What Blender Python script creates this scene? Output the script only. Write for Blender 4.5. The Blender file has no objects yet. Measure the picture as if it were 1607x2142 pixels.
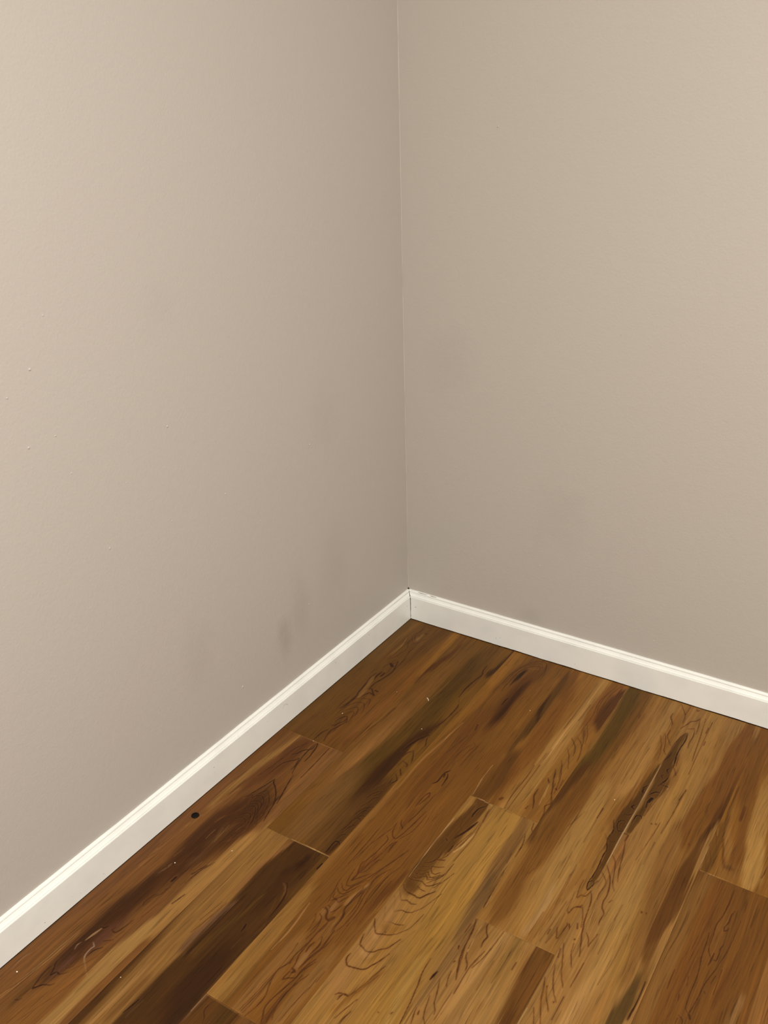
import bpy, math, random
import numpy as np
from mathutils import Matrix, Vector

# ------------------------------------------------------------ camera, light, exposure
SC = bpy.context.scene
COL = SC.collection
cam_data = bpy.data.cameras.new('camera')
cam = bpy.data.objects.new('camera', cam_data)
COL.objects.link(cam)
cam_data.sensor_fit = 'HORIZONTAL'
cam_data.sensor_width = 36.0
cam_data.lens = 1992.203 / 1607.0 * 36.0
cam_data.clip_start = 0.02
ROT = ((0.8417298972915986, -0.21009242668926376, 0.49734490271168064),
       (0.5392028526677214, 0.37388221745365124, -0.7546339318814999),
       (-0.027405541054068748, 0.9033677322772586, 0.4279902762911522))
M = Matrix(ROT).to_4x4()
M.translation = Vector((1.16539523, -1.884004, 1.37194654))
cam.matrix_world = M
SC.camera = cam

world = bpy.data.worlds.new('world')
SC.world = world
world.use_nodes = True
world.node_tree.nodes['Background'].inputs[0].default_value = (1.0, 0.9, 0.8, 1)
world.node_tree.nodes['Background'].inputs[1].default_value = 0.02

def area_light(name, loc, sx, sy, power, color, rot=(0, 0, 0)):
    d = bpy.data.lights.new(name, 'AREA')
    d.shape = 'RECTANGLE'
    d.size, d.size_y = sx, sy
    d.energy = power
    d.color = color
    o = bpy.data.objects.new(name, d)
    o.location = loc
    o.rotation_euler = rot
    COL.objects.link(o)
    return o

# two ceiling panels of slightly different lamp colour
area_light('ceiling_light', (1.65, -1.95, 2.66), 0.45, 0.45, 111, (1.0, 0.965, 0.955))

SC.view_settings.view_transform = 'Standard'
SC.view_settings.look = 'None'
SC.view_settings.exposure = 0.0
SC.view_settings.gamma = 1.0
SC.view_settings.use_curve_mapping = False

# ------------------------------------------------------------ helpers
def lin(c):
    c = np.asarray(c, dtype=float) / 255.0
    return np.where(c <= 0.04045, c / 12.92, ((c + 0.055) / 1.055) ** 2.4)

def mesh_obj(name, verts, faces, mat=None, parent=None, smooth=False):
    me = bpy.data.meshes.new(name)
    me.from_pydata([tuple(v) for v in verts], [], faces)
    me.update()
    if smooth:
        me.polygons.foreach_set('use_smooth', [True] * len(me.polygons))
    if mat:
        me.materials.append(mat)
    o = bpy.data.objects.new(name, me)
    COL.objects.link(o)
    if parent:
        o.parent = parent
    return o

def structure(o, label, cat):
    o['kind'] = 'structure'
    o['label'] = label
    o['category'] = cat
    return o

def thing(o, label, cat, group=None):
    o['label'] = label
    o['category'] = cat
    if group:
        o['group'] = group
    return o

def new_mat(name):
    m = bpy.data.materials.new(name)
    m.use_nodes = True
    nt = m.node_tree
    return m, nt, nt.nodes['Principled BSDF']

def N(nt, kind, **kw):
    n = nt.nodes.new(kind)
    for k, v in kw.items():
        if k.startswith('i_'):
            n.inputs[int(k[2:])].default_value = v
        else:
            setattr(n, k, v)
    return n

def Mth(nt, op, a, b=None, c=None, clamp=False):
    n = nt.nodes.new('ShaderNodeMath')
    n.operation = op
    n.use_clamp = clamp
    for i, v in enumerate((a, b, c)):
        if v is None:
            continue
        if hasattr(v, 'is_output'):
            nt.links.new(v, n.inputs[i])
        else:
            n.inputs[i].default_value = v
    return n.outputs[0]

# ------------------------------------------------------------ room frame
T = 0.015244          # baseboard thickness
AL = -0.016844        # left wall is a touch off the plank direction
AN = 0.0012966        # back wall likewise
HB = 0.08286          # baseboard height
RH = 2.7
XR, YF = 2.9, -3.3    # far ends of the room (right wall, wall behind the camera)

nL = np.array([math.cos(AL), math.sin(AL)])      # into the room from the left wall
nB = np.array([-math.sin(AN), math.cos(AN)])     # out of the room through the back wall

def corner(dl, db):
    """point whose distance from the left baseboard face line is dl and back face line is db"""
    A = np.array([nL, nB])
    return np.linalg.solve(A, np.array([dl, db]))

def on_left(d, y):       # x on the line nL.p = d for a given y
    return (d - nL[1] * y) / nL[0]

def on_back(d, x):
    return (d - nB[0] * x) / nB[1]

# ------------------------------------------------------------ materials
def wall_material(name, base, stains):
    m, nt, bs = new_mat(name)
    L = nt.links.new
    geo = N(nt, 'ShaderNodeNewGeometry')
    # roller-nap orange peel
    n1 = N(nt, 'ShaderNodeTexNoise'); n1.inputs['Scale'].default_value = 230; n1.inputs['Detail'].default_value = 3
    n2 = N(nt, 'ShaderNodeTexNoise'); n2.inputs['Scale'].default_value = 60; n2.inputs['Detail'].default_value = 2
    L(geo.outputs['Position'], n1.inputs['Vector']); L(geo.outputs['Position'], n2.inputs['Vector'])
    h = Mth(nt, 'ADD', n1.outputs['Fac'], Mth(nt, 'MULTIPLY', n2.outputs['Fac'], 0.8))
    bp = N(nt, 'ShaderNodeBump'); bp.inputs['Strength'].default_value = 0.4; bp.inputs['Distance'].default_value = 0.0008
    L(h, bp.inputs['Height']); L(bp.outputs['Normal'], bs.inputs['Normal'])
    # uneven paint tint
    n3 = N(nt, 'ShaderNodeTexNoise'); n3.inputs['Scale'].default_value = 2.2; n3.inputs['Detail'].default_value = 2
    L(geo.outputs['Position'], n3.inputs['Vector'])
    mix = N(nt, 'ShaderNodeMix', data_type='RGBA')
    b = lin(base)
    mix.inputs[6].default_value = (*(b * np.array([1.006, 0.998, 0.996])), 1)
    mix.inputs[7].default_value = (*(b * np.array([0.994, 1.003, 1.0])), 1)
    mr = N(nt, 'ShaderNodeMapRange'); mr.inputs[1].default_value = 0.4; mr.inputs[2].default_value = 0.6
    L(n3.outputs['Fac'], mr.inputs[0]); L(mr.outputs[0], mix.inputs[0])
    col = mix.outputs[2]
    # grey scuffs with a shape of their own
    nz = N(nt, 'ShaderNodeTexNoise'); nz.inputs['Scale'].default_value = 26; nz.inputs['Detail'].default_value = 3
    L(geo.outputs['Position'], nz.inputs['Vector'])
    for (px, py, pz, rh, rv, a) in stains:
        sub = N(nt, 'ShaderNodeVectorMath', operation='SUBTRACT'); L(geo.outputs['Position'], sub.inputs[0])
        sub.inputs[1].default_value = (px, py, pz)
        sc = N(nt, 'ShaderNodeVectorMath', operation='MULTIPLY'); L(sub.outputs[0], sc.inputs[0])
        sc.inputs[1].default_value = (1 / rh, 1 / rh, 1 / rv)
        ln = N(nt, 'ShaderNodeVectorMath', operation='LENGTH'); L(sc.outputs[0], ln.inputs[0])
        d = Mth(nt, 'ADD', ln.outputs['Value'], Mth(nt, 'MULTIPLY', Mth(nt, 'SUBTRACT', nz.outputs['Fac'], 0.5), 1.1))
        r = N(nt, 'ShaderNodeMapRange', interpolation_type='SMOOTHSTEP')
        r.inputs[1].default_value = 0.1; r.inputs[2].default_value = 1.25
        r.inputs[3].default_value = a; r.inputs[4].default_value = 0.0
        L(d, r.inputs[0])
        mx = N(nt, 'ShaderNodeMix', data_type='RGBA'); L(r.outputs[0], mx.inputs[0]); L(col, mx.inputs[6])
        mx.inputs[7].default_value = (*(lin((118, 113, 100))), 1)
        col = mx.outputs[2]
    L(col, bs.inputs['Base Color'])
    bs.inputs['Roughness'].default_value = 0.55
    bs.inputs['Specular IOR Level'].default_value = 0.3
    return m

def paint_material(name, base, rough=0.35, spec=0.5):
    m, nt, bs = new_mat(name)
    L = nt.links.new
    geo = N(nt, 'ShaderNodeNewGeometry')
    n1 = N(nt, 'ShaderNodeTexNoise'); n1.inputs['Scale'].default_value = 90; n1.inputs['Detail'].default_value = 4
    n2 = N(nt, 'ShaderNodeTexNoise'); n2.inputs['Scale'].default_value = 14; n2.inputs['Detail'].default_value = 3
    L(geo.outputs['Position'], n1.inputs['Vector']); L(geo.outputs['Position'], n2.inputs['Vector'])
    bp = N(nt, 'ShaderNodeBump'); bp.inputs['Strength'].default_value = 0.35; bp.inputs['Distance'].default_value = 0.0006
    L(n1.outputs['Fac'], bp.inputs['Height']); L(bp.outputs['Normal'], bs.inputs['Normal'])
    mix = N(nt, 'ShaderNodeMix', data_type='RGBA')
    b = lin(base)
    mix.inputs[6].default_value = (*b, 1)
    mix.inputs[7].default_value = (*(b * 0.94), 1)
    mr = N(nt, 'ShaderNodeMapRange'); mr.inputs[1].default_value = 0.42; mr.inputs[2].default_value = 0.7
    L(n2.outputs['Fac'], mr.inputs[0]); L(mr.outputs[0], mix.inputs[0])
    L(mix.outputs[2], bs.inputs['Base Color'])
    bs.inputs['Roughness'].default_value = rough
    bs.inputs['Specular IOR Level'].default_value = spec
    return m

def plain_material(name, base, rough=0.6, spec=0.4):
    m, nt, bs = new_mat(name)
    n = N(nt, 'ShaderNodeTexNoise'); n.inputs['Scale'].default_value = 60
    b = lin(base)
    mix = N(nt, 'ShaderNodeMix', data_type='RGBA')
    mix.inputs[6].default_value = (*(b * 0.9), 1); mix.inputs[7].default_value = (*(b * 1.1), 1)
    nt.links.new(n.outputs['Fac'], mix.inputs[0]); nt.links.new(mix.outputs[2], bs.inputs['Base Color'])
    bs.inputs['Roughness'].default_value = rough
    bs.inputs['Specular IOR Level'].default_value = spec
    return m

STAINS_L = [(-0.0236, -0.4976, 0.2083, 0.028, 0.07, 0.22), (-0.0226, -0.4392, 0.2528, 0.04, 0.1, 0.11), (-0.028, -0.7599, 0.3144, 0.05, 0.09, 0.07), (-0.0203, -0.3029, 0.3062, 0.08, 0.12, 0.08), (-0.0204, -0.3071, 0.6756, 0.06, 0.09, 0.06), (-0.0278, -0.7478, 1.0089, 0.05, 0.05, 0.04)]
STAINS_B = [(0.1096, 0.0154, 0.7265, 0.08, 0.1, 0.06), (0.3431, 0.0157, 0.1042, 0.05, 0.03, 0.1), (0.404, 0.0158, 0.3974, 0.08, 0.1, 0.06)]

WALL = (190, 183, 174)
M_WL = wall_material('wall_paint_left', (185, 179, 169), STAINS_L)
M_WB = wall_material('wall_paint_back', (186, 180, 169), STAINS_B)
M_WO = wall_material('wall_paint_plain', WALL, [])
M_CEIL = paint_material('ceiling_paint', (225, 222, 215), 0.8, 0.2)
M_TRIM = paint_material('baseboard_paint', (238, 240, 232), 0.3, 0.5)
M_CRACK = plain_material('dark_crack', (58, 42, 28), 0.9, 0.1)
M_CRUMB = plain_material('pale_crumb', (250, 240, 222), 0.6, 0.3)
M_DISC = plain_material('dark_rubber', (14, 5, 4), 0.35, 0.1)

# ------------------------------------------------------------ wood floor (one mesh, plank islands)
SE = 0.0056                      # x of the seam before the first full row
PW = 0.152                       # plank width
PLANK_LEN = 1.22
CUTS = {0: [-548.5], 1: [-814.0], 2: [-1158.0], 3: [-525.0], 4: [-794.0], 5: [-1330.0], 6: [-485.0]}
# boards: ground colour, then pigment strokes (colour, opacity, softness mm, [(x, y, width) mm]); pale strokes along seams paint in bevel highlights
PLANKS = {
'0a': ((90,59,18), [
((115,74,26),0.8,11.1,[(159.1,1.6,23.1),(148.8,-60.1,49.4),(143.3,-172.3,47.9),(144.5,-287.6,46.1)],'T'),
((101,70,32),0.6,12.2,[(14.6,-38.5,41.4),(11.6,-117.4,40.5),(12.5,-162.1,39.9)],'T'),
((81,47,15),0.5,5.8,[(105.7,0.8,11.9),(101.5,-55.2,11.7),(103.3,-134.3,11.5),(104.3,-180.0,11.3)],'T'),
((129,88,30),0.7,7.5,[(143.6,-17.7,15.5),(154.9,-85.5,31.9),(159.3,-169.2,31.0)],'T'),
((101,63,22),0.7,20.7,[(121.5,-265.2,40.8),(127.4,-393.2,77.8),(126.3,-536.1,74.1)],'T'),
((71,39,12),0.95,0.5,[(59.9,-5.4,1.0),(65.1,-16.0,2.1),(69.3,-15.3,2.1),(68.2,-3.9,1.0)],'L'),
((71,39,12),0.95,0.5,[(49.3,-6.3,0.9),(53.5,-22.8,1.9),(55.6,-41.9,1.9),(49.4,-62.3,1.9),(52.8,-80.2,1.9),(67.2,-98.0,1.9),(74.7,-98.5,1.9),(80.4,-83.8,1.9),(87.9,-59.8,1.9),(89.9,-32.0,1.9),(89.3,-8.8,1.9),(96.0,1.9,0.9)],'L'),
((71,39,12),0.95,0.8,[(66.7,-42.2,1.7),(76.5,-46.5,3.8),(77.7,-39.1,1.7)],'L'),
((71,39,12),0.95,0.7,[(55.1,-65.7,1.4),(60.4,-79.1,3.1),(69.7,-90.1,3.1),(72.9,-83.3,1.4)],'L'),
((71,39,12),0.95,0.5,[(59.0,-60.0,0.9),(70.3,-66.7,2.1),(72.1,-82.1,0.9)],'L'),
((144,109,64),0.5,2.8,[(65.9,-59.3,6.0),(66.4,-75.6,9.9)],'T'),
((70,39,12),0.78,0.5,[(52.2,-100.2,1.0),(62.4,-116.9,2.3),(67.2,-136.5,2.3),(63.9,-157.4,2.2),(59.3,-178.7,2.2),(49.3,-196.9,1.0)],'L'),
((70,39,12),0.67,0.5,[(38.0,-88.8,0.9),(43.1,-112.1,1.5),(46.8,-135.7,1.5),(47.8,-160.4,1.4),(49.2,-193.9,0.9)],'L'),
((70,39,12),0.9,0.5,[(81.3,-115.5,1.0),(79.3,-135.8,2.2),(82.4,-152.7,2.2),(87.1,-174.8,2.2),(89.0,-198.0,2.2),(89.6,-218.7,2.2),(90.3,-242.1,2.1),(85.9,-268.0,1.0)],'L'),
((70,39,12),0.56,0.5,[(106.5,-97.6,0.9),(100.5,-129.7,1.2),(98.5,-155.8,0.9)],'L'),
((70,39,12),0.95,0.5,[(76.9,-188.4,0.9),(67.0,-191.1,2.0),(67.0,-207.9,2.0),(60.8,-220.6,2.0),(58.7,-233.9,0.9)],'L'),
((70,39,12),0.95,0.6,[(76.9,-188.4,1.3),(77.2,-198.9,2.8),(71.0,-208.6,2.8),(78.0,-222.6,2.8),(80.0,-245.1,2.7),(79.4,-266.0,1.2)],'L'),
((70,39,12),0.95,1.0,[(68.4,-210.1,4.8),(77.6,-210.8,4.8)],'L'),
((146,111,58),0.67,0.5,[(39.2,-84.8,1.1),(47.6,-122.3,2.5),(48.4,-175.7,1.1)],'L'),
((137,103,53),0.56,0.5,[(43.6,-124.7,0.9),(44.9,-155.8,1.6),(40.9,-189.4,0.9)],'L'),
((88,50,17),0.39,0.5,[(50.1,-45.1,0.9),(43.6,-124.7,1.2),(38.9,-203.0,0.9)],'L'),
((88,50,17),0.39,0.5,[(45.5,-55.8,0.9),(40.0,-136.4,1.2),(40.6,-205.7,0.9)],'L'),
((88,50,17),0.39,0.5,[(40.9,-66.5,0.9),(36.4,-148.1,1.2),(42.3,-208.4,0.9)],'L'),
((49,25,6),0.95,0.9,[(57.7,-259.2,1.9),(56.8,-286.0,4.1),(62.0,-321.5,4.1),(64.9,-349.2,4.0),(69.2,-363.2,4.0),(68.0,-380.3,4.0),(67.0,-405.1,3.9),(62.2,-423.8,1.8)],'L'),
((49,25,6),0.95,0.7,[(77.9,-188.8,1.5),(83.4,-208.3,3.3),(89.9,-231.4,3.2),(88.6,-254.2,3.2),(83.6,-278.9,3.2),(78.4,-299.1,3.2),(79.1,-319.9,3.2),(76.5,-327.8,1.4)],'L'),
((41,20,4),0.95,1.5,[(67.6,-208.5,7.2),(77.7,-216.2,7.1)],'L'),
((49,25,6),0.95,0.9,[(68.9,-245.9,1.9),(66.5,-260.6,4.1),(65.9,-271.9,4.1),(68.4,-285.7,1.8)],'L'),
((49,25,6),0.95,0.9,[(75.9,-250.7,4.4),(75.4,-266.3,4.4)],'L'),
((49,25,6),0.95,0.7,[(76.5,-327.8,1.4),(84.8,-320.8,3.2),(94.6,-331.7,3.1),(104.2,-340.5,3.1),(94.8,-337.8,3.1),(90.0,-336.5,3.1),(83.7,-346.4,3.1),(80.4,-360.7,1.4)],'L'),
((49,25,6),0.95,0.9,[(96.2,-322.4,4.3),(103.2,-323.3,4.2)],'L'),
((135,97,53),0.5,3.3,[(62.5,-282.7,5.6),(76.1,-342.6,10.9),(76.8,-362.9,5.4)],'T'),
((69,38,12),0.95,0.5,[(59.2,-441.4,0.9),(61.6,-408.3,2.0),(75.2,-372.0,2.0),(91.7,-362.2,2.0),(104.7,-358.7,2.0),(110.5,-371.4,1.9),(114.7,-392.9,0.9)],'L'),
((69,38,12),0.95,0.5,[(64.7,-442.0,1.0),(72.6,-405.7,2.2),(84.9,-382.5,2.2),(100.5,-379.3,2.2),(111.0,-395.0,2.2),(115.1,-416.1,1.0)],'L'),
((69,38,12),0.95,0.5,[(71.9,-437.7,1.0),(83.9,-411.0,2.2),(96.8,-399.4,2.2),(106.2,-421.4,2.2),(104.7,-433.9,1.0)],'L'),
((68,38,12),0.95,0.5,[(74.7,-463.2,0.9),(84.6,-434.1,1.9),(96.9,-417.1,1.9),(104.8,-437.7,1.9),(108.9,-458.2,0.9)],'L'),
((46,24,5),0.95,0.5,[(79.5,-469.9,1.0),(85.1,-449.3,2.2),(94.8,-439.7,2.2),(98.0,-457.0,2.2),(91.3,-472.4,2.2),(89.8,-484.6,1.0)],'L'),
((46,24,5),0.95,0.5,[(96.4,-493.8,1.1),(98.5,-475.7,2.4),(103.5,-459.5,1.1)],'L'),
((69,38,12),0.95,0.5,[(54.5,-371.9,1.2),(54.0,-404.7,2.6),(55.3,-435.8,1.1)],'L'),
((86,49,17),0.56,0.5,[(41.4,-290.7,0.9),(38.2,-348.2,2.0),(31.3,-401.9,0.9)],'L'),
((85,49,17),0.67,0.5,[(105.0,-296.2,0.9),(111.1,-313.7,1.7),(107.8,-332.3,0.9)],'L'),
((86,49,17),0.67,0.5,[(97.6,-300.6,1.7),(99.9,-316.1,1.7)],'L'),
((60,32,9),0.95,0.7,[(95.3,-441.9,1.5),(102.9,-456.6,3.2),(98.0,-474.6,3.2),(91.6,-500.8,3.2),(94.0,-521.5,3.2),(99.9,-541.6,1.4)],'L'),
((60,32,9),0.95,0.6,[(92.3,-462.9,1.2),(87.4,-480.9,2.7),(77.7,-484.8,1.2)],'L'),
((60,32,9),0.95,0.8,[(83.6,-500.0,1.7),(77.9,-516.4,3.8),(76.6,-531.8,3.8),(76.2,-544.8,1.7)],'L'),
((68,38,11),0.95,0.5,[(98.5,-493.0,2.1),(93.9,-517.9,2.1)],'L'),
((83,47,16),0.8,3.0,[(146.0,-487.0,4.0),(144.5,-506.1,7.9),(141.2,-518.8,3.0)],'T'),
((87,54,17),0.5,13.1,[(39.2,-498.1,39.7),(32.2,-539.8,39.3)],'T'),
((83,47,16),0.8,3.0,[(149.9,-478.7,2.5),(148.5,-508.6,6.4),(147.8,-528.7,2.0)],'T'),
((119,77,34),0.5,12.7,[(145.4,-382.6,30.9),(141.1,-469.2,30.1)],'T'),
((77,45,14),0.75,1.8,[(172.4,-350.8,1.5),(167.0,-377.6,4.1),(163.6,-418.2,4.0),(160.3,-461.5,4.0),(158.8,-502.5,2.0)],'T'),
((135,96,50),0.78,0.5,[(42.6,-550.2,0.9),(93.1,-550.9,1.8),(148.4,-551.7,0.9)],'L'),
]),
'0b': ((101,65,28), [
((89,53,18),0.7,7.8,[(2.5,-531.2,21.4),(-8.9,-632.9,20.8),(-21.9,-765.6,20.0)],'T'),
((134,98,47),0.8,5.5,[(41.6,-548.9,7.8),(32.9,-622.1,15.2),(23.5,-702.5,14.9),(20.1,-812.6,14.3)],'T'),
((114,77,38),0.85,11.4,[(148.5,-556.8,29.0),(151.1,-655.8,65.2),(155.3,-761.7,62.4),(163.5,-837.3,60.3)],'T'),
((83,47,16),0.85,8.4,[(75.7,-554.1,10.1),(63.3,-597.0,30.2),(60.4,-650.4,37.1),(50.7,-699.5,26.9),(51.0,-741.2,14.4)],'T'),
((67,38,11),0.85,11.4,[(92.2,-738.6,7.0),(96.7,-775.8,32.3),(101.1,-814.9,65.6),(94.2,-847.9,74.0),(84.6,-884.8,73.4)],'T'),
((53,28,7),0.6,9.0,[(101.9,-790.7,13.7),(112.2,-816.9,26.9),(114.3,-838.7,20.0)],'T'),
((102,64,26),0.7,9.5,[(97.5,-641.7,14.5),(102.1,-685.0,26.1),(111.3,-720.9,14.0)],'T'),
((98,62,33),0.6,11.5,[(-5.2,-781.3,39.3),(-6.4,-899.9,37.5),(-9.8,-1017.7,35.9),(-13.4,-1103.7,34.7)],'T'),
((128,90,47),0.5,1.8,[(26.3,-856.9,4.2),(11.2,-943.1,4.1),(9.9,-1013.7,4.0)],'T'),
((129,92,48),0.6,2.4,[(40.1,-760.6,4.3),(30.7,-848.4,4.2)],'T'),
((64,35,10),0.85,9.4,[(101.3,-832.3,44.9),(77.6,-860.9,49.6),(69.1,-916.5,48.8),(80.6,-971.1,49.5),(70.9,-1023.0,42.4),(67.4,-1074.2,35.3),(57.1,-1125.3,32.8),(50.5,-1161.2,30.4)],'T'),
((89,58,26),0.6,6.6,[(94.8,-859.1,13.4),(94.6,-898.4,13.2)],'T'),
((92,61,33),0.6,5.6,[(100.6,-943.2,10.7),(98.0,-955.3,10.7)],'T'),
((93,60,25),0.4,6.2,[(111.7,-1015.7,16.6),(91.9,-1035.1,16.6)],'T'),
((97,63,29),0.8,7.3,[(141.8,-907.8,23.3),(128.5,-993.1,22.7),(124.2,-1058.9,22.2),(113.4,-1125.3,21.7)],'T'),
((136,99,50),0.9,4.5,[(145.5,-884.1,29.9),(145.2,-937.3,31.4),(144.2,-973.6,35.0),(146.4,-1035.9,34.1),(148.4,-1083.6,31.3)],'T'),
((50,26,6),0.5,4.4,[(75.0,-910.2,8.9),(69.2,-954.2,8.7),(69.0,-983.2,8.6)],'T'),
((64,35,10),0.95,0.5,[(87.3,-951.2,0.9),(80.3,-966.0,2.0),(72.0,-981.4,0.9)],'L'),
((64,35,10),0.95,0.5,[(96.8,-962.6,1.0),(98.7,-975.7,2.2),(96.3,-992.5,2.2),(93.7,-1004.1,2.2),(93.4,-1014.4,1.0)],'L'),
((39,19,4),0.95,0.9,[(93.7,-1002.9,4.4),(93.4,-1014.4,4.4)],'L'),
((63,35,10),0.95,0.5,[(103.2,-1025.7,0.9),(98.4,-1032.4,2.0),(95.6,-1036.5,0.9)],'L'),
((63,35,10),0.78,0.5,[(100.2,-1020.2,0.9),(98.1,-1045.9,1.9),(90.0,-1060.5,1.9),(90.7,-1079.2,1.9),(88.0,-1083.2,0.9)],'L'),
((63,35,10),0.95,0.6,[(92.5,-1049.4,1.3),(87.0,-1057.5,2.8),(85.8,-1065.4,2.8),(84.9,-1077.9,2.8),(88.0,-1084.3,1.3)],'L'),
((63,35,10),0.95,0.6,[(66.0,-1045.8,2.9),(67.9,-1054.5,2.9)],'L'),
((63,35,10),0.95,0.5,[(69.7,-1060.7,0.9),(67.6,-1078.9,2.0),(65.5,-1094.4,0.9)],'L'),
((64,35,10),0.95,0.5,[(55.2,-949.3,0.9),(53.6,-976.9,1.8),(54.4,-992.1,0.9)],'L'),
((77,43,14),0.67,0.5,[(114.0,-1048.4,0.9),(107.9,-1082.9,1.5),(100.8,-1123.9,0.9)],'L'),
((176,153,123),0.56,0.5,[(62.9,-981.7,1.1),(57.0,-1013.6,1.1)],'L'),
((174,151,121),0.62,0.5,[(56.7,-1063.7,0.9),(50.9,-1091.4,1.1),(51.0,-1119.7,0.9)],'L'),
((79,45,15),0.56,0.5,[(22.9,-930.4,0.9),(11.4,-991.7,1.4),(-2.9,-1047.2,0.9)],'L'),
((80,45,15),0.56,0.5,[(16.0,-897.9,1.5),(9.6,-965.9,1.4)],'L'),
((147,113,72),0.56,0.5,[(64.6,-985.9,0.9),(54.1,-1043.1,1.1),(48.6,-1078.3,0.9)],'L'),
((79,45,15),0.56,0.5,[(22.7,-974.2,1.0),(19.4,-994.8,2.1),(19.1,-1013.3,0.9)],'L'),
((78,44,14),0.56,0.5,[(29.0,-1070.7,0.9),(27.5,-1093.5,2.0),(20.7,-1121.6,0.9)],'L'),
((41,21,4),1,0.5,[(91.4,-552.0,1.0),(91.8,-566.0,2.3),(92.2,-576.4,2.3),(80.3,-586.9,2.3),(73.9,-601.2,2.3),(64.0,-614.0,1.0)],'L'),
((41,21,4),1,0.5,[(89.5,-545.9,1.2),(97.0,-562.9,2.6),(101.1,-585.1,2.6),(103.1,-597.7,2.5),(103.7,-617.9,1.1)],'L'),
((41,21,4),1,0.5,[(88.1,-557.5,0.9),(88.7,-578.4,2.0),(89.2,-592.1,2.0),(91.6,-614.8,2.0),(97.5,-641.7,2.0),(104.9,-663.8,0.9)],'L'),
((41,21,4),1,0.5,[(86.4,-612.8,1.0),(83.3,-623.2,2.3),(70.1,-637.8,2.3),(64.0,-655.0,2.3),(62.1,-689.4,1.0)],'L'),
((41,21,4),1,0.5,[(86.4,-612.8,1.0),(94.0,-637.1,2.2),(94.5,-653.5,1.0)],'L'),
((41,20,4),1,0.5,[(109.9,-664.1,1.1),(115.5,-689.9,2.4),(122.6,-714.2,2.4),(127.8,-732.8,2.4),(132.9,-751.1,1.1)],'L'),
((41,20,4),1,0.5,[(83.2,-693.1,1.0),(79.7,-711.3,2.2),(75.4,-729.7,2.2),(69.7,-752.0,2.2),(64.0,-771.0,1.0)],'L'),
((41,20,4),1,0.6,[(83.2,-693.1,1.2),(86.9,-703.8,2.8),(100.5,-714.8,2.7),(114.8,-731.3,2.7),(126.6,-751.9,2.6),(133.4,-777.8,2.6),(138.4,-795.4,1.2)],'L'),
((41,20,4),1,0.5,[(95.2,-730.5,1.0),(89.6,-732.3,2.2),(82.6,-744.3,2.2),(80.1,-764.4,2.2),(82.2,-778.4,1.0)],'L'),
((40,20,4),1,0.5,[(94.4,-731.0,0.9),(107.9,-744.7,1.9),(117.1,-757.5,1.9),(125.5,-779.5,1.8),(132.3,-804.9,0.9)],'L'),
((40,20,4),1,0.5,[(75.2,-764.3,1.0),(84.5,-752.5,2.2),(94.2,-749.8,2.2),(105.0,-758.7,2.1),(111.0,-773.3,2.1),(117.9,-793.0,2.1),(134.1,-818.2,0.9)],'L'),
((40,20,4),1,0.5,[(82.2,-778.4,1.0),(88.3,-768.7,2.1),(97.9,-762.9,2.1),(109.4,-771.2,2.1),(116.3,-793.9,2.1),(131.0,-820.1,0.9)],'L'),
((40,20,4),1,0.5,[(82.6,-790.3,1.0),(87.9,-779.6,2.1),(98.2,-771.9,2.1),(109.7,-783.1,2.1),(118.2,-804.6,2.1),(128.0,-824.8,0.9)],'L'),
((40,20,4),1,0.5,[(84.8,-804.0,1.0),(87.4,-787.4,2.1),(98.4,-780.8,2.1),(109.9,-791.9,2.1),(119.9,-812.3,2.1),(126.6,-831.3,0.9)],'L'),
((40,20,4),1,0.5,[(86.9,-820.4,1.1),(92.9,-808.0,2.4),(103.8,-801.4,2.4),(112.0,-811.2,2.3),(120.4,-832.2,1.0)],'L'),
((40,20,4),1,0.5,[(87.3,-829.0,0.9),(94.8,-818.6,2.1),(107.5,-819.7,2.1),(112.5,-831.2,0.9)],'L'),
((40,20,4),1,0.5,[(167.6,-702.8,1.2),(163.0,-736.1,2.6),(161.6,-766.8,2.6),(163.2,-789.2,2.5),(164.9,-811.2,1.1)],'L'),
((41,21,4),1,0.5,[(72.5,-563.2,0.9),(59.6,-592.2,1.8),(56.1,-632.5,0.9)],'L'),
((41,21,4),1,0.5,[(56.0,-629.2,0.9),(50.9,-669.5,1.7),(45.9,-705.6,0.9)],'L'),
((41,21,4),1,0.5,[(124.5,-553.6,0.9),(127.2,-610.6,1.7),(128.2,-663.0,0.9)],'L'),
((40,20,4),1,0.5,[(122.9,-729.5,0.9),(129.9,-761.9,1.6),(141.7,-805.0,0.9)],'L'),
((40,20,4),1,0.5,[(99.2,-807.1,0.9),(73.2,-756.2,1.1),(67.8,-784.0,0.9)],'L'),
((84,48,16),0.7,2.3,[(171.5,-629.0,5.1),(165.8,-663.0,5.1),(164.3,-679.8,5.0)],'T'),
((66,36,11),0.95,0.6,[(160.3,-686.9,2.9),(159.6,-707.6,2.9)],'L'),
((82,47,16),0.5,0.5,[(42.1,-595.5,0.9),(40.9,-675.5,1.6),(29.9,-753.8,1.5),(21.9,-814.6,0.9)],'L'),
((83,47,16),0.5,0.5,[(21.6,-607.7,0.9),(14.3,-691.4,1.6),(9.2,-772.5,0.9)],'L'),
((83,47,16),0.5,0.5,[(51.2,-561.5,0.9),(43.8,-629.5,1.6),(38.6,-696.8,0.9)],'L'),
((81,46,15),0.5,0.5,[(84.2,-789.3,0.9),(69.7,-827.8,1.4),(54.8,-851.4,0.9)],'L'),
((81,46,15),0.5,0.5,[(51.2,-778.6,1.5),(39.4,-834.2,1.5)],'L'),
((79,45,15),0.5,0.5,[(136.0,-842.7,0.9),(125.7,-865.6,1.4),(110.9,-888.3,0.9)],'L'),
((138,100,49),0.6,5.1,[(155.7,-816.7,13.1),(147.2,-877.5,12.8),(138.9,-925.3,12.7)],'T'),
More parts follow.
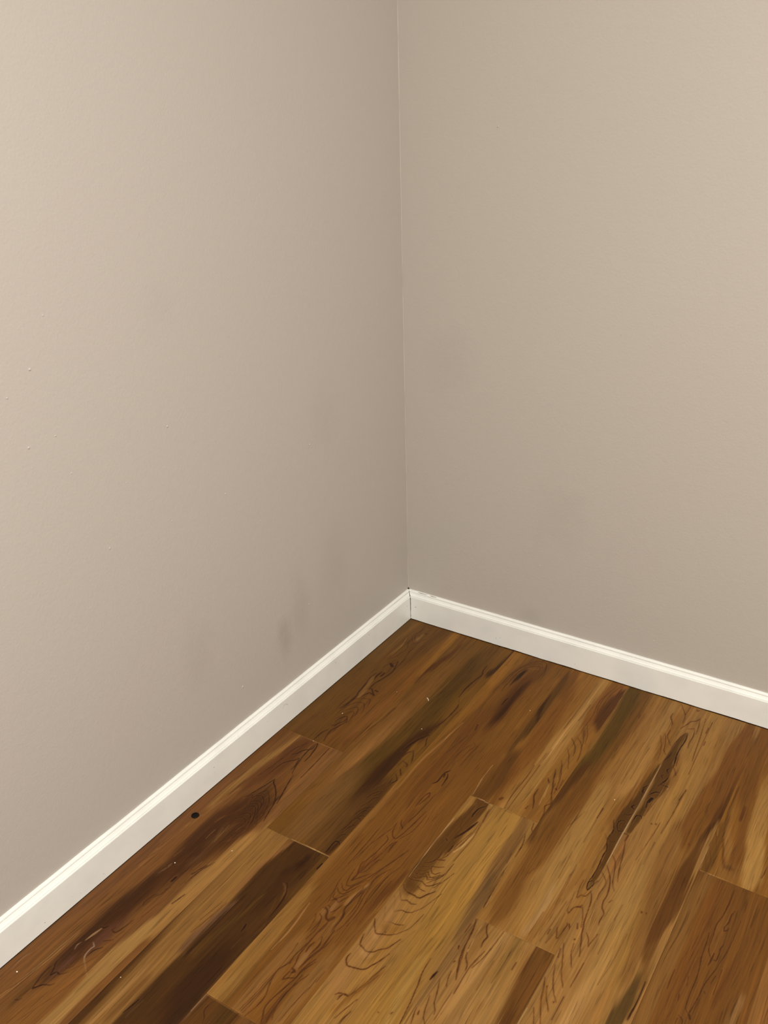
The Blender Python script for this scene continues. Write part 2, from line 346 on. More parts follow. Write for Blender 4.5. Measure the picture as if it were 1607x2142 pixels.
((56,30,8),0.85,7.2,[(63.8,-1059.8,31.5),(59.5,-1117.2,39.0),(65.0,-1168.4,44.0),(60.5,-1214.6,43.2),(58.4,-1249.4,17.4)],'T'),
((99,64,33),0.6,10.4,[(-14.8,-1138.7,32.1),(-21.1,-1214.0,31.1),(-19.5,-1290.7,30.0)],'T'),
((80,48,33),0.7,7.9,[(81.3,-1158.5,21.8),(77.9,-1175.9,21.7)],'T'),
((82,51,35),0.8,4.6,[(66.3,-1244.7,15.4),(64.1,-1254.2,15.4)],'T'),
((74,47,13),0.7,4.6,[(49.6,-1261.0,5.8),(50.4,-1294.9,11.4),(49.5,-1322.9,11.3)],'T'),
((137,105,72),0.95,0.9,[(62.3,-1157.7,1.9),(59.7,-1173.8,4.2),(57.1,-1189.7,1.9)],'L'),
((138,108,78),0.84,0.5,[(54.0,-1197.0,1.1),(52.3,-1203.5,2.5),(55.7,-1213.3,1.1)],'L'),
((38,19,4),0.95,0.7,[(69.5,-1146.6,1.5),(65.7,-1154.6,3.4),(56.2,-1156.3,1.5)],'L'),
((62,34,10),0.95,0.7,[(80.4,-1138.9,1.4),(82.1,-1146.8,3.1),(79.5,-1150.6,3.1),(88.6,-1151.8,3.1),(93.2,-1144.6,3.1),(97.7,-1114.8,1.4)],'L'),
((61,34,9),0.95,0.5,[(71.5,-1186.4,0.9),(74.8,-1197.3,2.1),(77.2,-1219.3,2.0),(79.1,-1230.6,2.0),(80.7,-1237.9,2.0),(73.8,-1247.3,2.0),(70.1,-1240.3,0.9)],'L'),
((62,34,9),0.95,0.5,[(98.8,-1164.3,1.8),(86.1,-1175.3,1.9)],'L'),
((37,18,4),0.95,0.5,[(94.7,-1185.2,1.0),(87.0,-1196.3,2.2),(85.1,-1214.4,1.0)],'L'),
((37,18,4),0.95,0.5,[(48.4,-1241.0,1.1),(50.3,-1250.2,2.4),(56.3,-1259.0,2.4),(60.9,-1270.4,2.4),(63.3,-1264.9,2.4),(65.7,-1259.4,2.4),(72.5,-1261.3,2.4),(77.0,-1257.6,2.4),(83.9,-1249.3,1.1)],'L'),
((36,18,4),0.95,0.6,[(46.7,-1258.6,1.2),(47.5,-1270.5,2.6),(49.5,-1281.4,2.6),(52.9,-1293.3,2.6),(56.8,-1302.8,2.6),(59.8,-1297.1,2.6),(65.3,-1288.8,2.6),(73.0,-1285.0,2.6),(76.5,-1283.3,2.6),(81.2,-1276.1,1.2)],'L'),
((60,33,9),0.95,0.6,[(56.2,-1324.6,1.3),(53.4,-1329.6,2.9),(48.1,-1331.5,1.3)],'L'),
((61,33,9),0.67,0.5,[(49.6,-1324.8,0.9),(53.5,-1302.9,1.4),(50.9,-1282.5,1.4),(45.6,-1261.4,0.9)],'L'),
((75,42,13),0.9,0.5,[(87.7,-1276.0,0.9),(85.8,-1291.0,1.6),(81.3,-1307.3,1.6),(72.9,-1320.2,1.6),(72.4,-1335.7,1.5),(73.0,-1346.6,0.9)],'L'),
((60,32,9),0.95,0.6,[(69.5,-1354.3,1.3),(69.9,-1361.4,2.9),(70.2,-1366.8,2.9),(69.2,-1371.1,1.3)],'L'),
((150,130,109),0.67,0.5,[(72.1,-1186.0,1.0),(80.7,-1191.6,2.3),(78.8,-1196.0,2.3),(80.8,-1210.7,2.2),(85.9,-1218.1,2.2),(98.4,-1227.2,2.2),(114.6,-1237.6,2.2),(120.6,-1240.1,1.0)],'L'),
((141,106,63),0.67,0.5,[(31.9,-1179.6,0.9),(29.5,-1217.3,1.9),(28.7,-1255.0,1.9),(25.1,-1298.3,1.8),(21.6,-1340.0,0.9)],'L'),
((141,106,63),0.67,0.5,[(35.8,-1183.0,0.9),(33.4,-1220.6,1.9),(32.5,-1258.2,1.9),(28.8,-1301.3,1.8),(25.2,-1342.8,0.9)],'L'),
((75,42,14),0.78,0.5,[(28.0,-1282.4,0.9),(24.7,-1310.6,1.6),(18.7,-1337.8,0.9)],'L'),
((110,71,29),0.8,9.1,[(102.2,-1279.0,40.7),(91.1,-1324.2,40.1),(76.4,-1364.8,39.7)],'T'),
((75,42,14),0.56,0.5,[(102.1,-1201.9,0.9),(83.7,-1244.3,1.4),(63.0,-1283.2,0.9)],'L'),
((75,42,13),0.56,0.5,[(109.7,-1228.4,0.9),(98.9,-1294.6,1.4),(83.5,-1353.1,0.9)],'L'),
((76,43,14),0.56,0.5,[(6.0,-1177.3,0.9),(0.7,-1251.0,1.5),(-2.9,-1321.4,0.9)],'L'),
((76,43,14),0.56,0.5,[(102.8,-1182.4,1.4),(95.9,-1216.2,1.4)],'L'),
((76,43,14),0.56,0.5,[(101.3,-1139.6,1.5),(94.5,-1178.9,1.4)],'L'),
((141,106,56),0.9,4.1,[(136.8,-1131.3,27.1),(129.9,-1187.2,30.3),(129.8,-1246.4,29.5),(130.9,-1294.2,28.8),(131.7,-1330.9,28.2)],'T'),
((134,110,84),0.45,0.5,[(-3.2,-1255.5,0.9),(-7.1,-1274.8,1.7),(-3.6,-1297.5,0.9)],'L'),
((100,69,41),0.56,0.5,[(103.1,-831.1,0.9),(95.8,-849.8,1.6),(93.7,-879.3,0.9)],'L'),
((100,69,40),0.56,0.5,[(115.7,-832.2,0.9),(111.4,-849.0,1.6),(117.0,-884.7,0.9)],'L'),
((100,69,41),0.56,0.5,[(83.0,-843.1,0.9),(82.3,-866.4,1.6),(92.7,-893.8,0.9)],'L'),
((100,69,40),0.56,0.5,[(120.2,-823.7,0.9),(125.2,-843.5,1.6),(121.1,-865.6,0.9)],'L'),
((101,69,41),0.56,0.5,[(65.0,-830.6,1.7),(59.8,-857.1,1.7)],'L'),
((115,84,52),0.56,0.5,[(89.7,-847.9,1.7),(94.6,-898.4,1.6)],'L'),
((115,84,52),0.56,0.5,[(83.9,-860.0,0.9),(89.3,-879.4,1.6),(91.8,-905.5,0.9)],'L'),
((115,84,52),0.56,0.5,[(73.4,-872.0,1.7),(74.5,-899.4,1.6)],'L'),
((113,83,51),0.56,0.5,[(109.8,-948.2,1.6),(107.4,-970.4,1.6)],'L'),
((114,84,52),0.56,0.5,[(54.7,-938.8,1.6),(53.0,-966.6,1.6)],'L'),
((40,20,4),0.78,0.5,[(115.1,-863.8,0.9),(105.1,-892.0,1.8),(103.1,-925.8,0.9)],'L'),
((40,20,4),0.78,0.5,[(114.3,-847.4,1.9),(110.9,-877.5,1.8)],'L'),
((39,19,4),0.78,0.5,[(130.4,-938.4,0.9),(122.1,-966.6,1.8),(117.2,-1004.9,0.9)],'L'),
((39,19,4),0.78,0.5,[(123.2,-950.5,1.8),(113.7,-982.0,1.8)],'L'),
((39,19,4),0.78,0.5,[(136.3,-1025.2,1.7),(131.2,-1052.3,1.7)],'L'),
((135,96,50),0.78,0.5,[(42.6,-550.2,0.9),(93.1,-550.9,1.8),(148.4,-551.7,0.9)],'L'),
]),
'1a': ((97,64,20), [
((107,71,29),0.9,14.8,[(202.9,-142.8,32.3),(199.7,-310.7,66.3),(190.1,-413.9,74.3),(187.7,-555.4,75.5),(185.8,-620.0,57.7)],'T'),
((125,86,42),0.7,9.7,[(200.9,-373.1,15.0),(194.9,-477.5,31.4),(186.0,-586.9,30.4)],'T'),
((73,50,13),0.88,11.9,[(243.3,-114.7,31.8),(249.6,-244.6,50.6),(255.4,-363.9,58.1),(247.6,-467.6,56.3),(237.2,-559.7,66.2),(226.1,-628.2,53.8),(228.3,-679.9,22.0)],'T'),
((76,50,14),0.6,10.6,[(265.8,-1.7,25.3),(261.2,-76.2,40.7),(265.5,-148.2,44.8)],'T'),
((45,23,5),0.8,4.1,[(308.1,-5.5,5.3),(309.8,-86.9,10.3),(302.2,-120.8,10.2)],'T'),
((50,26,6),0.85,7.3,[(294.8,-346.3,4.8),(288.9,-389.0,18.8),(274.6,-435.6,21.0),(269.8,-503.2,29.7),(264.5,-566.5,33.6),(267.7,-612.8,39.5)],'T'),
((94,65,19),0.7,5.8,[(288.0,-226.1,14.9),(300.3,-318.3,14.4),(300.9,-385.5,14.0)],'T'),
((63,38,10),0.8,10.5,[(303.0,-597.9,17.3),(294.5,-649.3,46.8),(297.3,-721.2,49.6),(296.1,-777.9,32.3)],'T'),
((102,70,34),0.8,15.3,[(214.7,-666.4,57.9),(221.1,-752.6,55.7)],'T'),
((83,54,22),0.7,12.6,[(271.7,-684.0,38.4),(268.5,-772.4,37.1)],'T'),
((74,41,13),0.85,2.6,[(172.6,-5.8,1.9),(178.6,-55.8,3.7),(173.3,-118.4,7.4),(164.4,-178.1,9.1)],'T'),
((78,44,14),0.85,2.6,[(171.4,-27.5,1.9),(172.1,-108.1,8.1),(163.2,-162.1,9.1),(162.1,-204.3,5.4),(163.5,-246.8,2.1)],'T'),
((77,45,14),0.75,1.8,[(172.4,-350.8,1.5),(167.0,-377.6,4.1),(163.6,-418.2,4.0),(160.3,-461.5,4.0),(158.8,-502.5,2.0)],'T'),
((85,53,17),0.6,5.2,[(177.9,-232.1,10.6),(176.0,-271.3,10.5),(174.2,-309.6,10.4)],'T'),
((50,26,6),0.95,0.7,[(279.7,-92.6,1.5),(281.3,-118.4,3.3),(286.9,-135.7,3.2),(283.5,-163.6,3.2),(279.7,-205.4,3.2),(281.9,-245.4,1.4)],'L'),
((68,38,11),0.95,0.5,[(285.4,-248.8,0.9),(294.0,-270.5,1.2),(294.7,-311.9,0.9)],'L'),
((41,20,4),0.95,0.5,[(294.4,-268.9,1.0),(298.2,-284.5,2.3),(296.7,-320.4,2.3),(293.9,-348.7,2.2),(285.4,-391.0,1.0)],'L'),
((68,37,11),0.95,0.5,[(308.9,-278.2,1.0),(305.7,-311.2,2.3),(305.5,-356.9,1.0)],'L'),
((41,20,4),0.95,0.5,[(293.0,-412.0,1.0),(297.6,-423.7,2.2),(304.8,-440.7,1.0)],'L'),
((38,19,4),0.9,1.1,[(291.8,-401.9,2.4),(280.9,-422.8,5.4),(273.3,-448.8,5.4),(268.9,-479.5,2.4)],'L'),
((41,20,4),0.9,0.5,[(289.3,-463.9,1.0),(299.9,-485.3,2.1),(305.6,-502.2,0.9)],'L'),
((41,20,4),0.9,0.5,[(289.2,-467.5,1.0),(282.1,-478.6,2.2),(278.2,-498.2,1.0)],'L'),
((41,20,4),0.9,0.5,[(287.6,-506.2,1.0),(301.9,-511.1,2.1),(303.1,-520.4,0.9)],'L'),
((40,20,4),0.9,0.5,[(296.3,-531.1,2.1),(307.4,-547.4,2.1)],'L'),
((40,20,4),0.9,0.5,[(295.5,-548.0,0.9),(307.5,-563.6,2.1),(303.6,-578.7,2.1),(303.0,-591.7,0.9)],'L'),
((40,20,4),0.9,0.5,[(296.4,-563.7,0.9),(298.9,-578.3,2.1),(297.0,-585.8,0.9)],'L'),
((40,20,4),0.9,0.5,[(299.5,-600.1,0.9),(298.6,-619.3,2.0),(288.8,-631.4,0.9)],'L'),
((94,67,36),0.56,0.5,[(296.6,-560.4,0.9),(287.5,-588.3,1.4),(276.9,-619.9,0.9)],'L'),
((137,100,53),0.45,0.5,[(230.4,-201.3,0.9),(224.9,-311.9,1.6),(219.9,-400.0,0.9)],'L'),
((38,19,4),0.84,0.5,[(307.4,-604.7,0.9),(294.6,-612.4,2.0),(286.3,-626.7,2.0),(282.2,-650.6,0.9)],'L'),
((38,19,4),0.84,0.5,[(310.9,-627.3,0.9),(298.4,-631.7,2.0),(293.0,-650.2,2.0),(286.0,-669.4,0.9)],'L'),
((38,19,4),0.84,0.5,[(311.0,-654.5,0.9),(299.9,-664.1,2.0),(291.7,-677.9,2.0),(287.9,-698.0,0.9)],'L'),
((38,19,4),0.84,0.5,[(310.1,-672.9,0.9),(299.5,-673.3,2.0),(295.7,-690.3,2.0),(293.4,-709.2,0.9)],'L'),
((38,19,4),0.84,0.5,[(309.9,-705.0,0.9),(302.8,-699.2,2.0),(294.3,-704.3,2.0),(292.4,-729.8,2.0),(288.7,-746.2,0.9)],'L'),
((38,18,4),0.84,0.5,[(309.2,-719.8,0.9),(302.5,-719.5,1.9),(298.4,-729.1,1.9),(294.4,-751.2,0.9)],'L'),
((37,18,4),0.84,0.5,[(309.2,-747.9,0.9),(298.8,-751.4,1.9),(296.6,-766.6,0.9)],'L'),
((38,19,4),0.84,0.5,[(312.2,-689.2,0.9),(300.2,-690.5,2.0),(296.3,-710.3,0.9)],'L'),
((50,27,6),0.85,2.4,[(302.0,-774.3,6.0),(301.4,-788.3,10.0),(301.1,-808.6,2.8)],'T'),
((28,13,4),0.95,0.5,[(313.2,-781.1,1.1),(304.7,-772.6,2.5),(298.5,-772.3,2.5),(296.2,-781.0,2.5),(297.8,-801.1,2.5),(297.4,-809.4,1.1)],'L'),
((137,111,70),0.34,0.7,[(218.1,-285.5,3.6),(227.0,-293.8,3.5)],'L'),
((162,125,79),1,0.5,[(220.8,-814.0,0.9),(267.8,-812.9,1.9),(312.2,-812.8,0.9)],'L'),
((138,98,53),0.56,0.5,[(199.8,-815.5,1.3),(221.0,-814.4,1.3)],'L'),
]),
'1b': ((67,40,11), [
((124,88,42),0.95,10.2,[(195.8,-797.9,45.9),(191.2,-881.4,66.7),(194.3,-981.5,74.5),(197.2,-1073.5,71.4),(196.5,-1154.9,59.0),(199.2,-1223.3,57.0),(201.7,-1287.4,55.1)],'T'),
((126,90,43),0.95,4.2,[(165.8,-806.3,17.4),(177.0,-868.0,35.1),(186.7,-915.0,34.2)],'T'),
((120,81,43),0.8,2.7,[(226.1,-813.0,4.2),(221.4,-850.2,8.2),(215.8,-897.4,8.1),(213.1,-946.3,8.0),(212.8,-962.9,7.9)],'T'),
((62,37,10),0.95,6.1,[(247.7,-804.0,1.1),(230.8,-814.2,1.1),(228.8,-837.3,1.1),(228.3,-859.0,1.1),(220.7,-888.9,1.1),(219.6,-908.9,1.1),(220.6,-935.3,1.1),(219.9,-973.8,1.0),(222.7,-1056.9,1.0),(227.6,-1119.1,1.0),(220.1,-1182.0,1.0),(218.6,-1221.8,0.9),(219.6,-1268.6,0.9),(221.1,-1290.1,0.9),(363.2,-1207.8,0.9),(353.4,-825.3,1.0),(310.2,-795.4,1.1)],'G'),
((41,21,4),0.8,2.9,[(271.1,-836.2,4.0),(277.5,-842.8,7.4),(273.3,-854.1,7.4),(264.5,-859.4,4.0)],'T'),
((48,25,6),0.6,4.0,[(278.7,-859.4,7.9),(258.0,-885.6,7.9)],'T'),
((49,26,6),0.5,7.7,[(271.8,-914.1,19.4),(274.5,-960.9,19.0)],'T'),
((79,53,15),0.75,3.4,[(296.9,-813.6,10.6),(302.5,-853.7,10.4),(306.1,-890.1,10.2),(303.6,-919.3,10.1)],'T'),
((39,20,4),0.9,0.5,[(283.3,-818.2,0.9),(290.2,-835.2,1.5),(292.7,-842.4,0.9)],'L'),
((23,9,4),0.95,0.6,[(308.2,-833.0,2.7),(307.4,-849.0,2.7)],'L'),
((39,19,4),0.78,0.5,[(291.3,-851.8,0.9),(294.9,-875.2,1.6),(293.8,-897.5,0.9)],'L'),
((34,17,4),0.9,0.5,[(272.2,-905.6,1.1),(282.7,-907.5,2.4),(293.3,-925.5,2.4),(299.5,-945.7,1.1)],'L'),
((85,60,28),0.67,0.5,[(273.9,-909.5,0.9),(285.1,-915.9,1.9),(291.0,-926.9,0.9)],'L'),
((101,77,44),0.56,0.5,[(260.4,-948.7,1.3),(259.9,-961.8,1.3)],'L'),
((91,62,38),0.85,3.4,[(229.0,-998.0,7.7),(224.2,-1033.4,15.2),(220.4,-1084.9,14.9),(220.2,-1098.1,14.8)],'T'),
((43,22,5),0.8,12.2,[(283.6,-1093.5,21.3),(282.6,-1139.2,41.7),(290.7,-1173.6,40.8)],'T'),
((40,20,4),0.8,2.6,[(233.8,-971.4,2.7),(232.6,-1019.1,5.7),(234.1,-1067.8,5.6),(232.9,-1111.7,5.5)],'T'),
((77,52,16),0.6,4.1,[(260.5,-952.8,3.8),(257.1,-1008.8,9.4),(247.5,-1059.7,9.2),(243.5,-1105.3,9.1)],'T'),
((34,16,4),0.95,0.7,[(284.9,-911.3,1.5),(294.9,-929.5,3.4),(299.7,-955.2,3.3),(300.9,-982.3,1.5)],'L'),
((20,7,4),0.95,0.6,[(276.1,-1016.6,1.3),(277.7,-1025.8,2.9),(278.1,-1034.0,1.3)],'L'),
((81,56,26),0.67,0.7,[(277.3,-910.9,1.5),(288.5,-921.3,3.2),(294.9,-943.9,1.4)],'L'),
((71,45,12),0.6,4.7,[(307.4,-912.3,11.4),(309.9,-963.0,11.1),(310.2,-1025.9,10.8),(310.5,-1085.5,10.5),(309.0,-1150.8,10.2)],'T'),
((78,53,20),0.39,0.5,[(299.3,-987.8,0.9),(304.8,-1007.1,1.5),(301.1,-1027.1,0.9)],'L'),
((79,54,21),0.39,0.5,[(285.4,-944.9,0.9),(293.7,-968.2,1.6),(295.2,-990.3,0.9)],'L'),
((78,53,20),0.39,0.5,[(287.3,-1044.3,1.5),(287.3,-1070.2,1.5)],'L'),
((78,53,21),0.39,0.5,[(284.5,-992.2,1.6),(285.5,-1027.7,1.5)],'L'),
((76,43,14),0.67,0.5,[(215.3,-999.3,0.9),(210.5,-1041.7,1.2),(204.5,-1081.4,0.9)],'L'),
((77,43,14),0.56,0.5,[(206.9,-1002.0,1.2),(199.5,-1053.0,1.2)],'L'),
((132,96,53),0.8,4.3,[(190.1,-1183.5,5.5),(187.2,-1240.7,9.8),(186.9,-1297.1,9.5)],'T'),
((25,11,4),0.95,0.5,[(223.5,-1224.3,1.2),(222.0,-1238.5,2.5),(219.2,-1255.3,1.1)],'L'),
((99,72,47),0.56,0.5,[(230.6,-1221.8,1.1),(229.2,-1241.6,2.5),(228.8,-1260.5,1.1)],'L'),
((87,55,22),0.6,4.6,[(207.4,-1199.0,10.7),(206.1,-1229.2,10.6),(205.5,-1267.3,10.4)],'T'),
((162,125,79),1,0.5,[(220.8,-814.0,0.9),(267.8,-812.9,1.9),(312.2,-812.8,0.9)],'L'),
((138,98,53),0.56,0.5,[(199.8,-815.5,1.3),(221.0,-814.4,1.3)],'L'),
((149,110,61),0.67,0.5,[(311.0,-989.8,0.9),(310.1,-1071.1,1.5),(311.0,-1157.3,0.9)],'L'),
((152,121,83),0.78,0.5,[(311.4,-1159.9,1.6),(311.0,-1195.3,1.6)],'L'),
]),
'2a': ((102,65,22), [
((123,81,28),0.85,8.3,[(318.2,-5.8,26.2),(322.8,-100.0,32.1),(324.2,-198.6,36.0),(313.8,-298.1,35.0)],'T'),
((79,45,15),0.95,0.8,[(321.7,-67.0,4.0),(323.9,-66.5,4.0)],'L'),
((130,87,31),0.7,10.2,[(331.7,-35.7,38.6),(326.5,-105.8,37.9)],'T'),
((89,58,18),0.7,5.9,[(351.2,-155.7,7.3),(351.5,-117.2,14.9),(356.9,-68.2,15.1),(370.2,-29.1,15.1),(392.4,-13.8,15.0),(405.7,-32.9,14.8),(408.5,-70.8,14.6)],'T'),
((77,44,14),0.75,7.1,[(401.0,-49.0,7.4),(396.6,-86.4,21.9),(390.2,-128.5,28.9),(390.1,-182.3,30.8),(394.4,-243.3,27.8),(395.4,-299.9,13.6)],'T'),
((34,16,4),0.9,3.0,[(373.6,-65.1,4.0),(368.0,-96.7,9.9),(365.0,-132.8,3.9)],'T'),
((45,23,5),0.75,5.2,[(398.8,-106.6,4.4),(395.8,-150.3,12.9),(393.1,-212.6,14.0),(395.9,-246.3,13.9),(394.5,-289.2,4.6)],'T'),
((86,51,17),0.5,3.3,[(388.1,-158.9,2.4),(387.1,-200.2,8.0),(387.3,-247.5,3.3)],'T'),
((64,35,10),0.9,0.5,[(346.3,-145.9,0.9),(347.1,-98.2,2.1),(359.0,-46.9,2.1),(380.4,-14.1,2.1),(401.0,-8.8,2.1),(410.7,-38.8,2.1),(412.7,-85.5,0.9)],'L'),
((64,35,10),0.9,0.5,[(355.8,-136.1,0.9),(358.9,-82.5,2.1),(371.8,-48.3,2.1),(393.1,-31.4,2.1),(399.7,-40.9,2.1),(399.7,-67.3,0.9)],'L'),
((64,35,10),0.9,0.5,[(350.3,-139.3,0.9),(352.1,-88.6,1.6),(364.8,-43.5,1.6),(392.1,-18.5,1.6),(404.4,-38.1,0.9)],'L'),
((64,35,10),0.9,0.5,[(357.5,-168.6,2.0),(355.8,-136.1,2.1)],'L'),
((64,35,10),0.9,0.5,[(407.0,-14.3,0.9),(415.4,-49.3,2.0),(417.1,-74.4,0.9)],'L'),
((127,91,35),0.56,0.5,[(373.5,-51.8,1.1),(386.4,-48.7,2.3),(397.8,-42.0,1.1)],'L'),
((40,20,4),0.95,0.7,[(384.6,-185.5,1.6),(382.0,-199.2,3.5),(382.4,-219.0,1.6)],'L'),
((107,70,24),0.8,8.3,[(437.9,-14.0,12.2),(434.5,-123.3,30.6),(432.7,-228.4,40.9),(428.9,-313.3,44.2)],'T'),
((129,89,33),0.4,4.6,[(456.6,-68.3,9.5),(454.0,-176.7,9.1),(452.3,-269.9,8.9)],'T'),
((114,77,26),0.8,5.6,[(313.3,-207.1,24.6),(311.6,-296.1,21.5),(308.1,-373.9,21.0),(303.2,-483.3,22.5),(307.5,-563.6,24.0)],'T'),
((143,101,53),0.67,1.0,[(335.9,-323.8,2.2),(325.6,-424.8,4.8),(319.0,-490.9,4.7),(321.9,-586.7,2.0)],'L'),
((91,55,19),0.7,11.0,[(363.7,-303.7,39.3),(365.5,-435.9,37.4),(362.9,-546.4,36.0)],'T'),
((66,36,11),0.67,0.5,[(389.3,-372.8,0.9),(397.5,-382.1,1.8),(392.8,-412.8,1.8),(390.1,-448.5,0.9)],'L'),
((66,37,11),0.67,0.5,[(388.7,-380.2,0.9),(382.1,-405.3,1.9),(374.1,-451.3,0.9)],'L'),
((66,36,11),0.67,0.5,[(402.9,-378.9,1.8),(400.3,-459.2,1.8)],'L'),
((66,37,11),0.67,0.5,[(367.4,-357.0,1.9),(354.3,-435.7,1.9)],'L'),
((40,20,4),0.95,0.7,[(390.1,-480.1,1.5),(383.8,-492.1,3.4),(382.8,-505.7,3.3),(382.9,-525.0,3.3),(377.6,-534.5,1.5)],'L'),
((40,20,4),0.95,0.6,[(390.0,-491.7,1.3),(394.6,-501.9,2.9),(396.0,-513.9,2.9),(397.6,-532.0,1.3)],'L'),
((40,20,4),0.95,0.5,[(385.1,-494.6,2.2),(387.4,-506.2,2.2)],'L'),
((65,36,10),0.95,0.5,[(392.7,-575.3,0.9),(387.6,-563.0,1.7),(382.1,-575.5,0.9)],'L'),
((67,37,11),0.95,0.7,[(368.2,-312.3,3.4),(371.5,-332.6,3.3)],'L'),
((121,83,37),0.75,5.3,[(313.4,-607.3,19.2),(310.5,-693.1,18.6),(308.8,-783.8,18.0),(311.7,-860.5,17.4)],'T'),
((100,63,23),0.6,9.6,[(431.6,-651.9,29.2),(433.1,-722.3,28.3)],'T'),
((79,45,15),0.7,4.6,[(453.9,-782.1,9.1),(449.0,-827.0,14.3),(445.9,-866.9,10.6)],'T'),
((78,46,15),0.7,2.4,[(327.3,-735.6,2.0),(326.2,-754.2,5.2),(324.8,-767.4,2.0)],'T'),
((88,51,18),0.7,3.2,[(385.9,-627.4,8.1),(385.1,-657.0,12.0),(385.6,-668.1,6.0)],'T'),
((87,49,17),0.7,3.0,[(384.3,-772.9,9.5),(380.8,-798.4,9.5)],'T'),
((67,37,11),0.95,0.5,[(381.2,-612.4,1.0),(381.3,-591.3,2.2),(383.0,-568.8,2.2),(387.3,-561.6,2.2),(390.1,-573.8,2.2),(387.0,-593.9,2.1),(383.8,-606.3,1.0)],'L'),
((66,37,11),0.95,0.5,[(398.8,-559.4,1.0),(397.5,-593.7,2.1),(396.2,-627.1,2.1),(393.2,-646.4,2.1),(393.0,-658.0,0.9)],'L'),
((66,36,11),0.95,0.5,[(377.7,-658.6,1.1),(382.6,-670.0,2.5),(389.5,-674.4,2.5),(391.8,-681.5,1.1)],'L'),
((66,36,11),0.95,0.5,[(373.9,-669.5,0.9),(378.0,-692.6,2.1),(385.6,-704.7,2.1),(392.4,-708.9,2.0),(397.6,-697.5,2.0),(403.9,-657.2,2.1),(407.8,-611.3,0.9)],'L'),
((65,36,11),0.95,0.5,[(373.8,-709.0,0.9),(382.4,-717.7,2.1),(381.6,-737.3,2.0),(379.3,-765.4,2.0),(372.6,-798.2,0.9)],'L'),
((65,36,10),0.95,0.5,[(400.6,-712.2,0.9),(397.3,-716.9,1.8),(393.4,-730.1,1.8),(391.0,-758.3,1.8),(384.2,-791.2,1.8),(383.6,-814.6,0.9)],'L'),
((65,36,11),0.95,0.8,[(400.6,-712.2,1.6),(399.3,-726.6,3.6),(400.6,-744.6,1.6)],'L'),
((65,36,10),0.95,0.5,[(372.8,-786.4,0.9),(372.6,-798.2,1.8),(380.3,-821.6,1.8),(380.2,-839.2,0.9)],'L'),
((65,36,10),0.95,0.5,[(383.6,-814.6,0.9),(389.8,-805.7,1.8),(392.8,-786.0,1.8),(396.3,-769.6,1.8),(399.8,-768.8,0.9)],'L'),
((65,35,10),0.95,0.5,[(379.6,-796.5,0.9),(380.5,-818.9,1.8),(379.6,-838.3,1.8),(389.6,-823.5,1.8),(402.0,-806.0,0.9)],'L'),
((64,35,10),0.95,0.5,[(370.1,-812.5,0.9),(372.3,-836.5,1.8),(377.7,-853.0,1.8),(384.6,-851.4,1.7),(395.6,-832.4,1.7),(406.0,-806.1,1.8),(419.4,-764.8,1.8),(428.1,-730.6,0.9)],'L'),
((64,35,10),0.95,0.5,[(368.2,-853.8,0.9),(376.9,-863.3,1.9),(384.9,-863.4,1.9),(390.2,-848.0,1.9),(404.6,-822.0,0.9)],'L'),
((64,35,10),0.95,0.5,[(366.7,-864.6,0.9),(373.4,-872.7,1.9),(384.0,-873.6,1.9),(390.3,-862.5,1.9),(400.3,-839.4,0.9)],'L'),
((64,35,10),0.95,0.5,[(369.0,-877.8,0.9),(373.4,-889.6,1.9),(381.3,-886.7,1.9),(384.7,-880.3,1.9),(392.4,-868.5,0.9)],'L'),
((64,35,10),0.95,0.5,[(372.1,-897.5,1.1),(381.3,-889.5,2.5),(388.2,-893.7,2.5),(390.8,-886.2,2.5),(395.9,-873.6,1.1)],'L'),
((64,35,10),0.95,0.5,[(371.8,-909.5,0.9),(380.3,-909.0,1.9),(387.3,-918.7,1.9),(393.9,-910.1,1.9),(400.1,-885.3,0.9)],'L'),
((63,35,10),0.95,0.6,[(371.2,-916.9,1.4),(382.7,-919.2,3.0),(389.2,-933.6,3.0),(396.7,-935.9,3.0),(400.5,-922.2,1.3)],'L'),
((63,35,10),0.95,1.1,[(395.8,-934.6,5.2),(400.5,-924.9,5.2)],'L'),
((63,35,10),0.95,0.5,[(372.7,-929.9,0.9),(381.2,-936.2,1.9),(384.1,-948.1,1.9),(383.3,-970.8,0.9)],'L'),
((63,35,10),0.95,0.7,[(396.7,-935.9,1.4),(398.0,-948.6,3.1),(395.9,-964.3,1.4)],'L'),
((63,35,10),0.95,0.7,[(413.0,-831.7,1.6),(410.8,-855.0,3.4),(406.5,-886.1,3.4),(406.4,-900.2,3.4),(413.6,-918.8,3.3),(413.9,-941.1,3.3),(414.8,-953.2,1.5)],'L'),
((64,35,10),0.95,0.5,[(427.6,-777.8,0.9),(416.9,-804.5,1.7),(414.1,-833.5,1.7),(414.7,-855.0,1.7),(420.6,-886.9,1.7),(420.4,-914.7,0.9)],'L'),
((64,35,10),0.95,0.5,[(439.6,-765.4,0.9),(432.0,-800.4,1.5),(432.0,-839.7,1.5),(431.0,-873.6,1.5),(431.8,-903.2,1.5),(430.3,-929.0,0.9)],'L'),
((65,36,10),0.95,0.5,[(431.9,-720.4,0.9),(423.1,-754.7,1.6),(413.2,-786.5,1.6),(406.9,-825.5,0.9)],'L'),
((64,35,10),0.95,0.5,[(359.5,-844.2,0.9),(364.2,-871.0,1.4),(372.2,-904.6,0.9)],'L'),
((66,36,11),0.95,0.5,[(372.8,-664.4,0.9),(372.4,-690.3,1.3),(361.7,-738.4,1.2),(354.7,-796.0,0.9)],'L'),
((65,36,11),0.95,0.5,[(351.2,-703.0,0.9),(352.3,-749.4,1.2),(351.1,-808.6,0.9)],'L'),
((66,36,11),0.95,0.5,[(414.2,-622.2,0.9),(412.6,-671.7,1.4),(401.3,-703.6,0.9)],'L'),
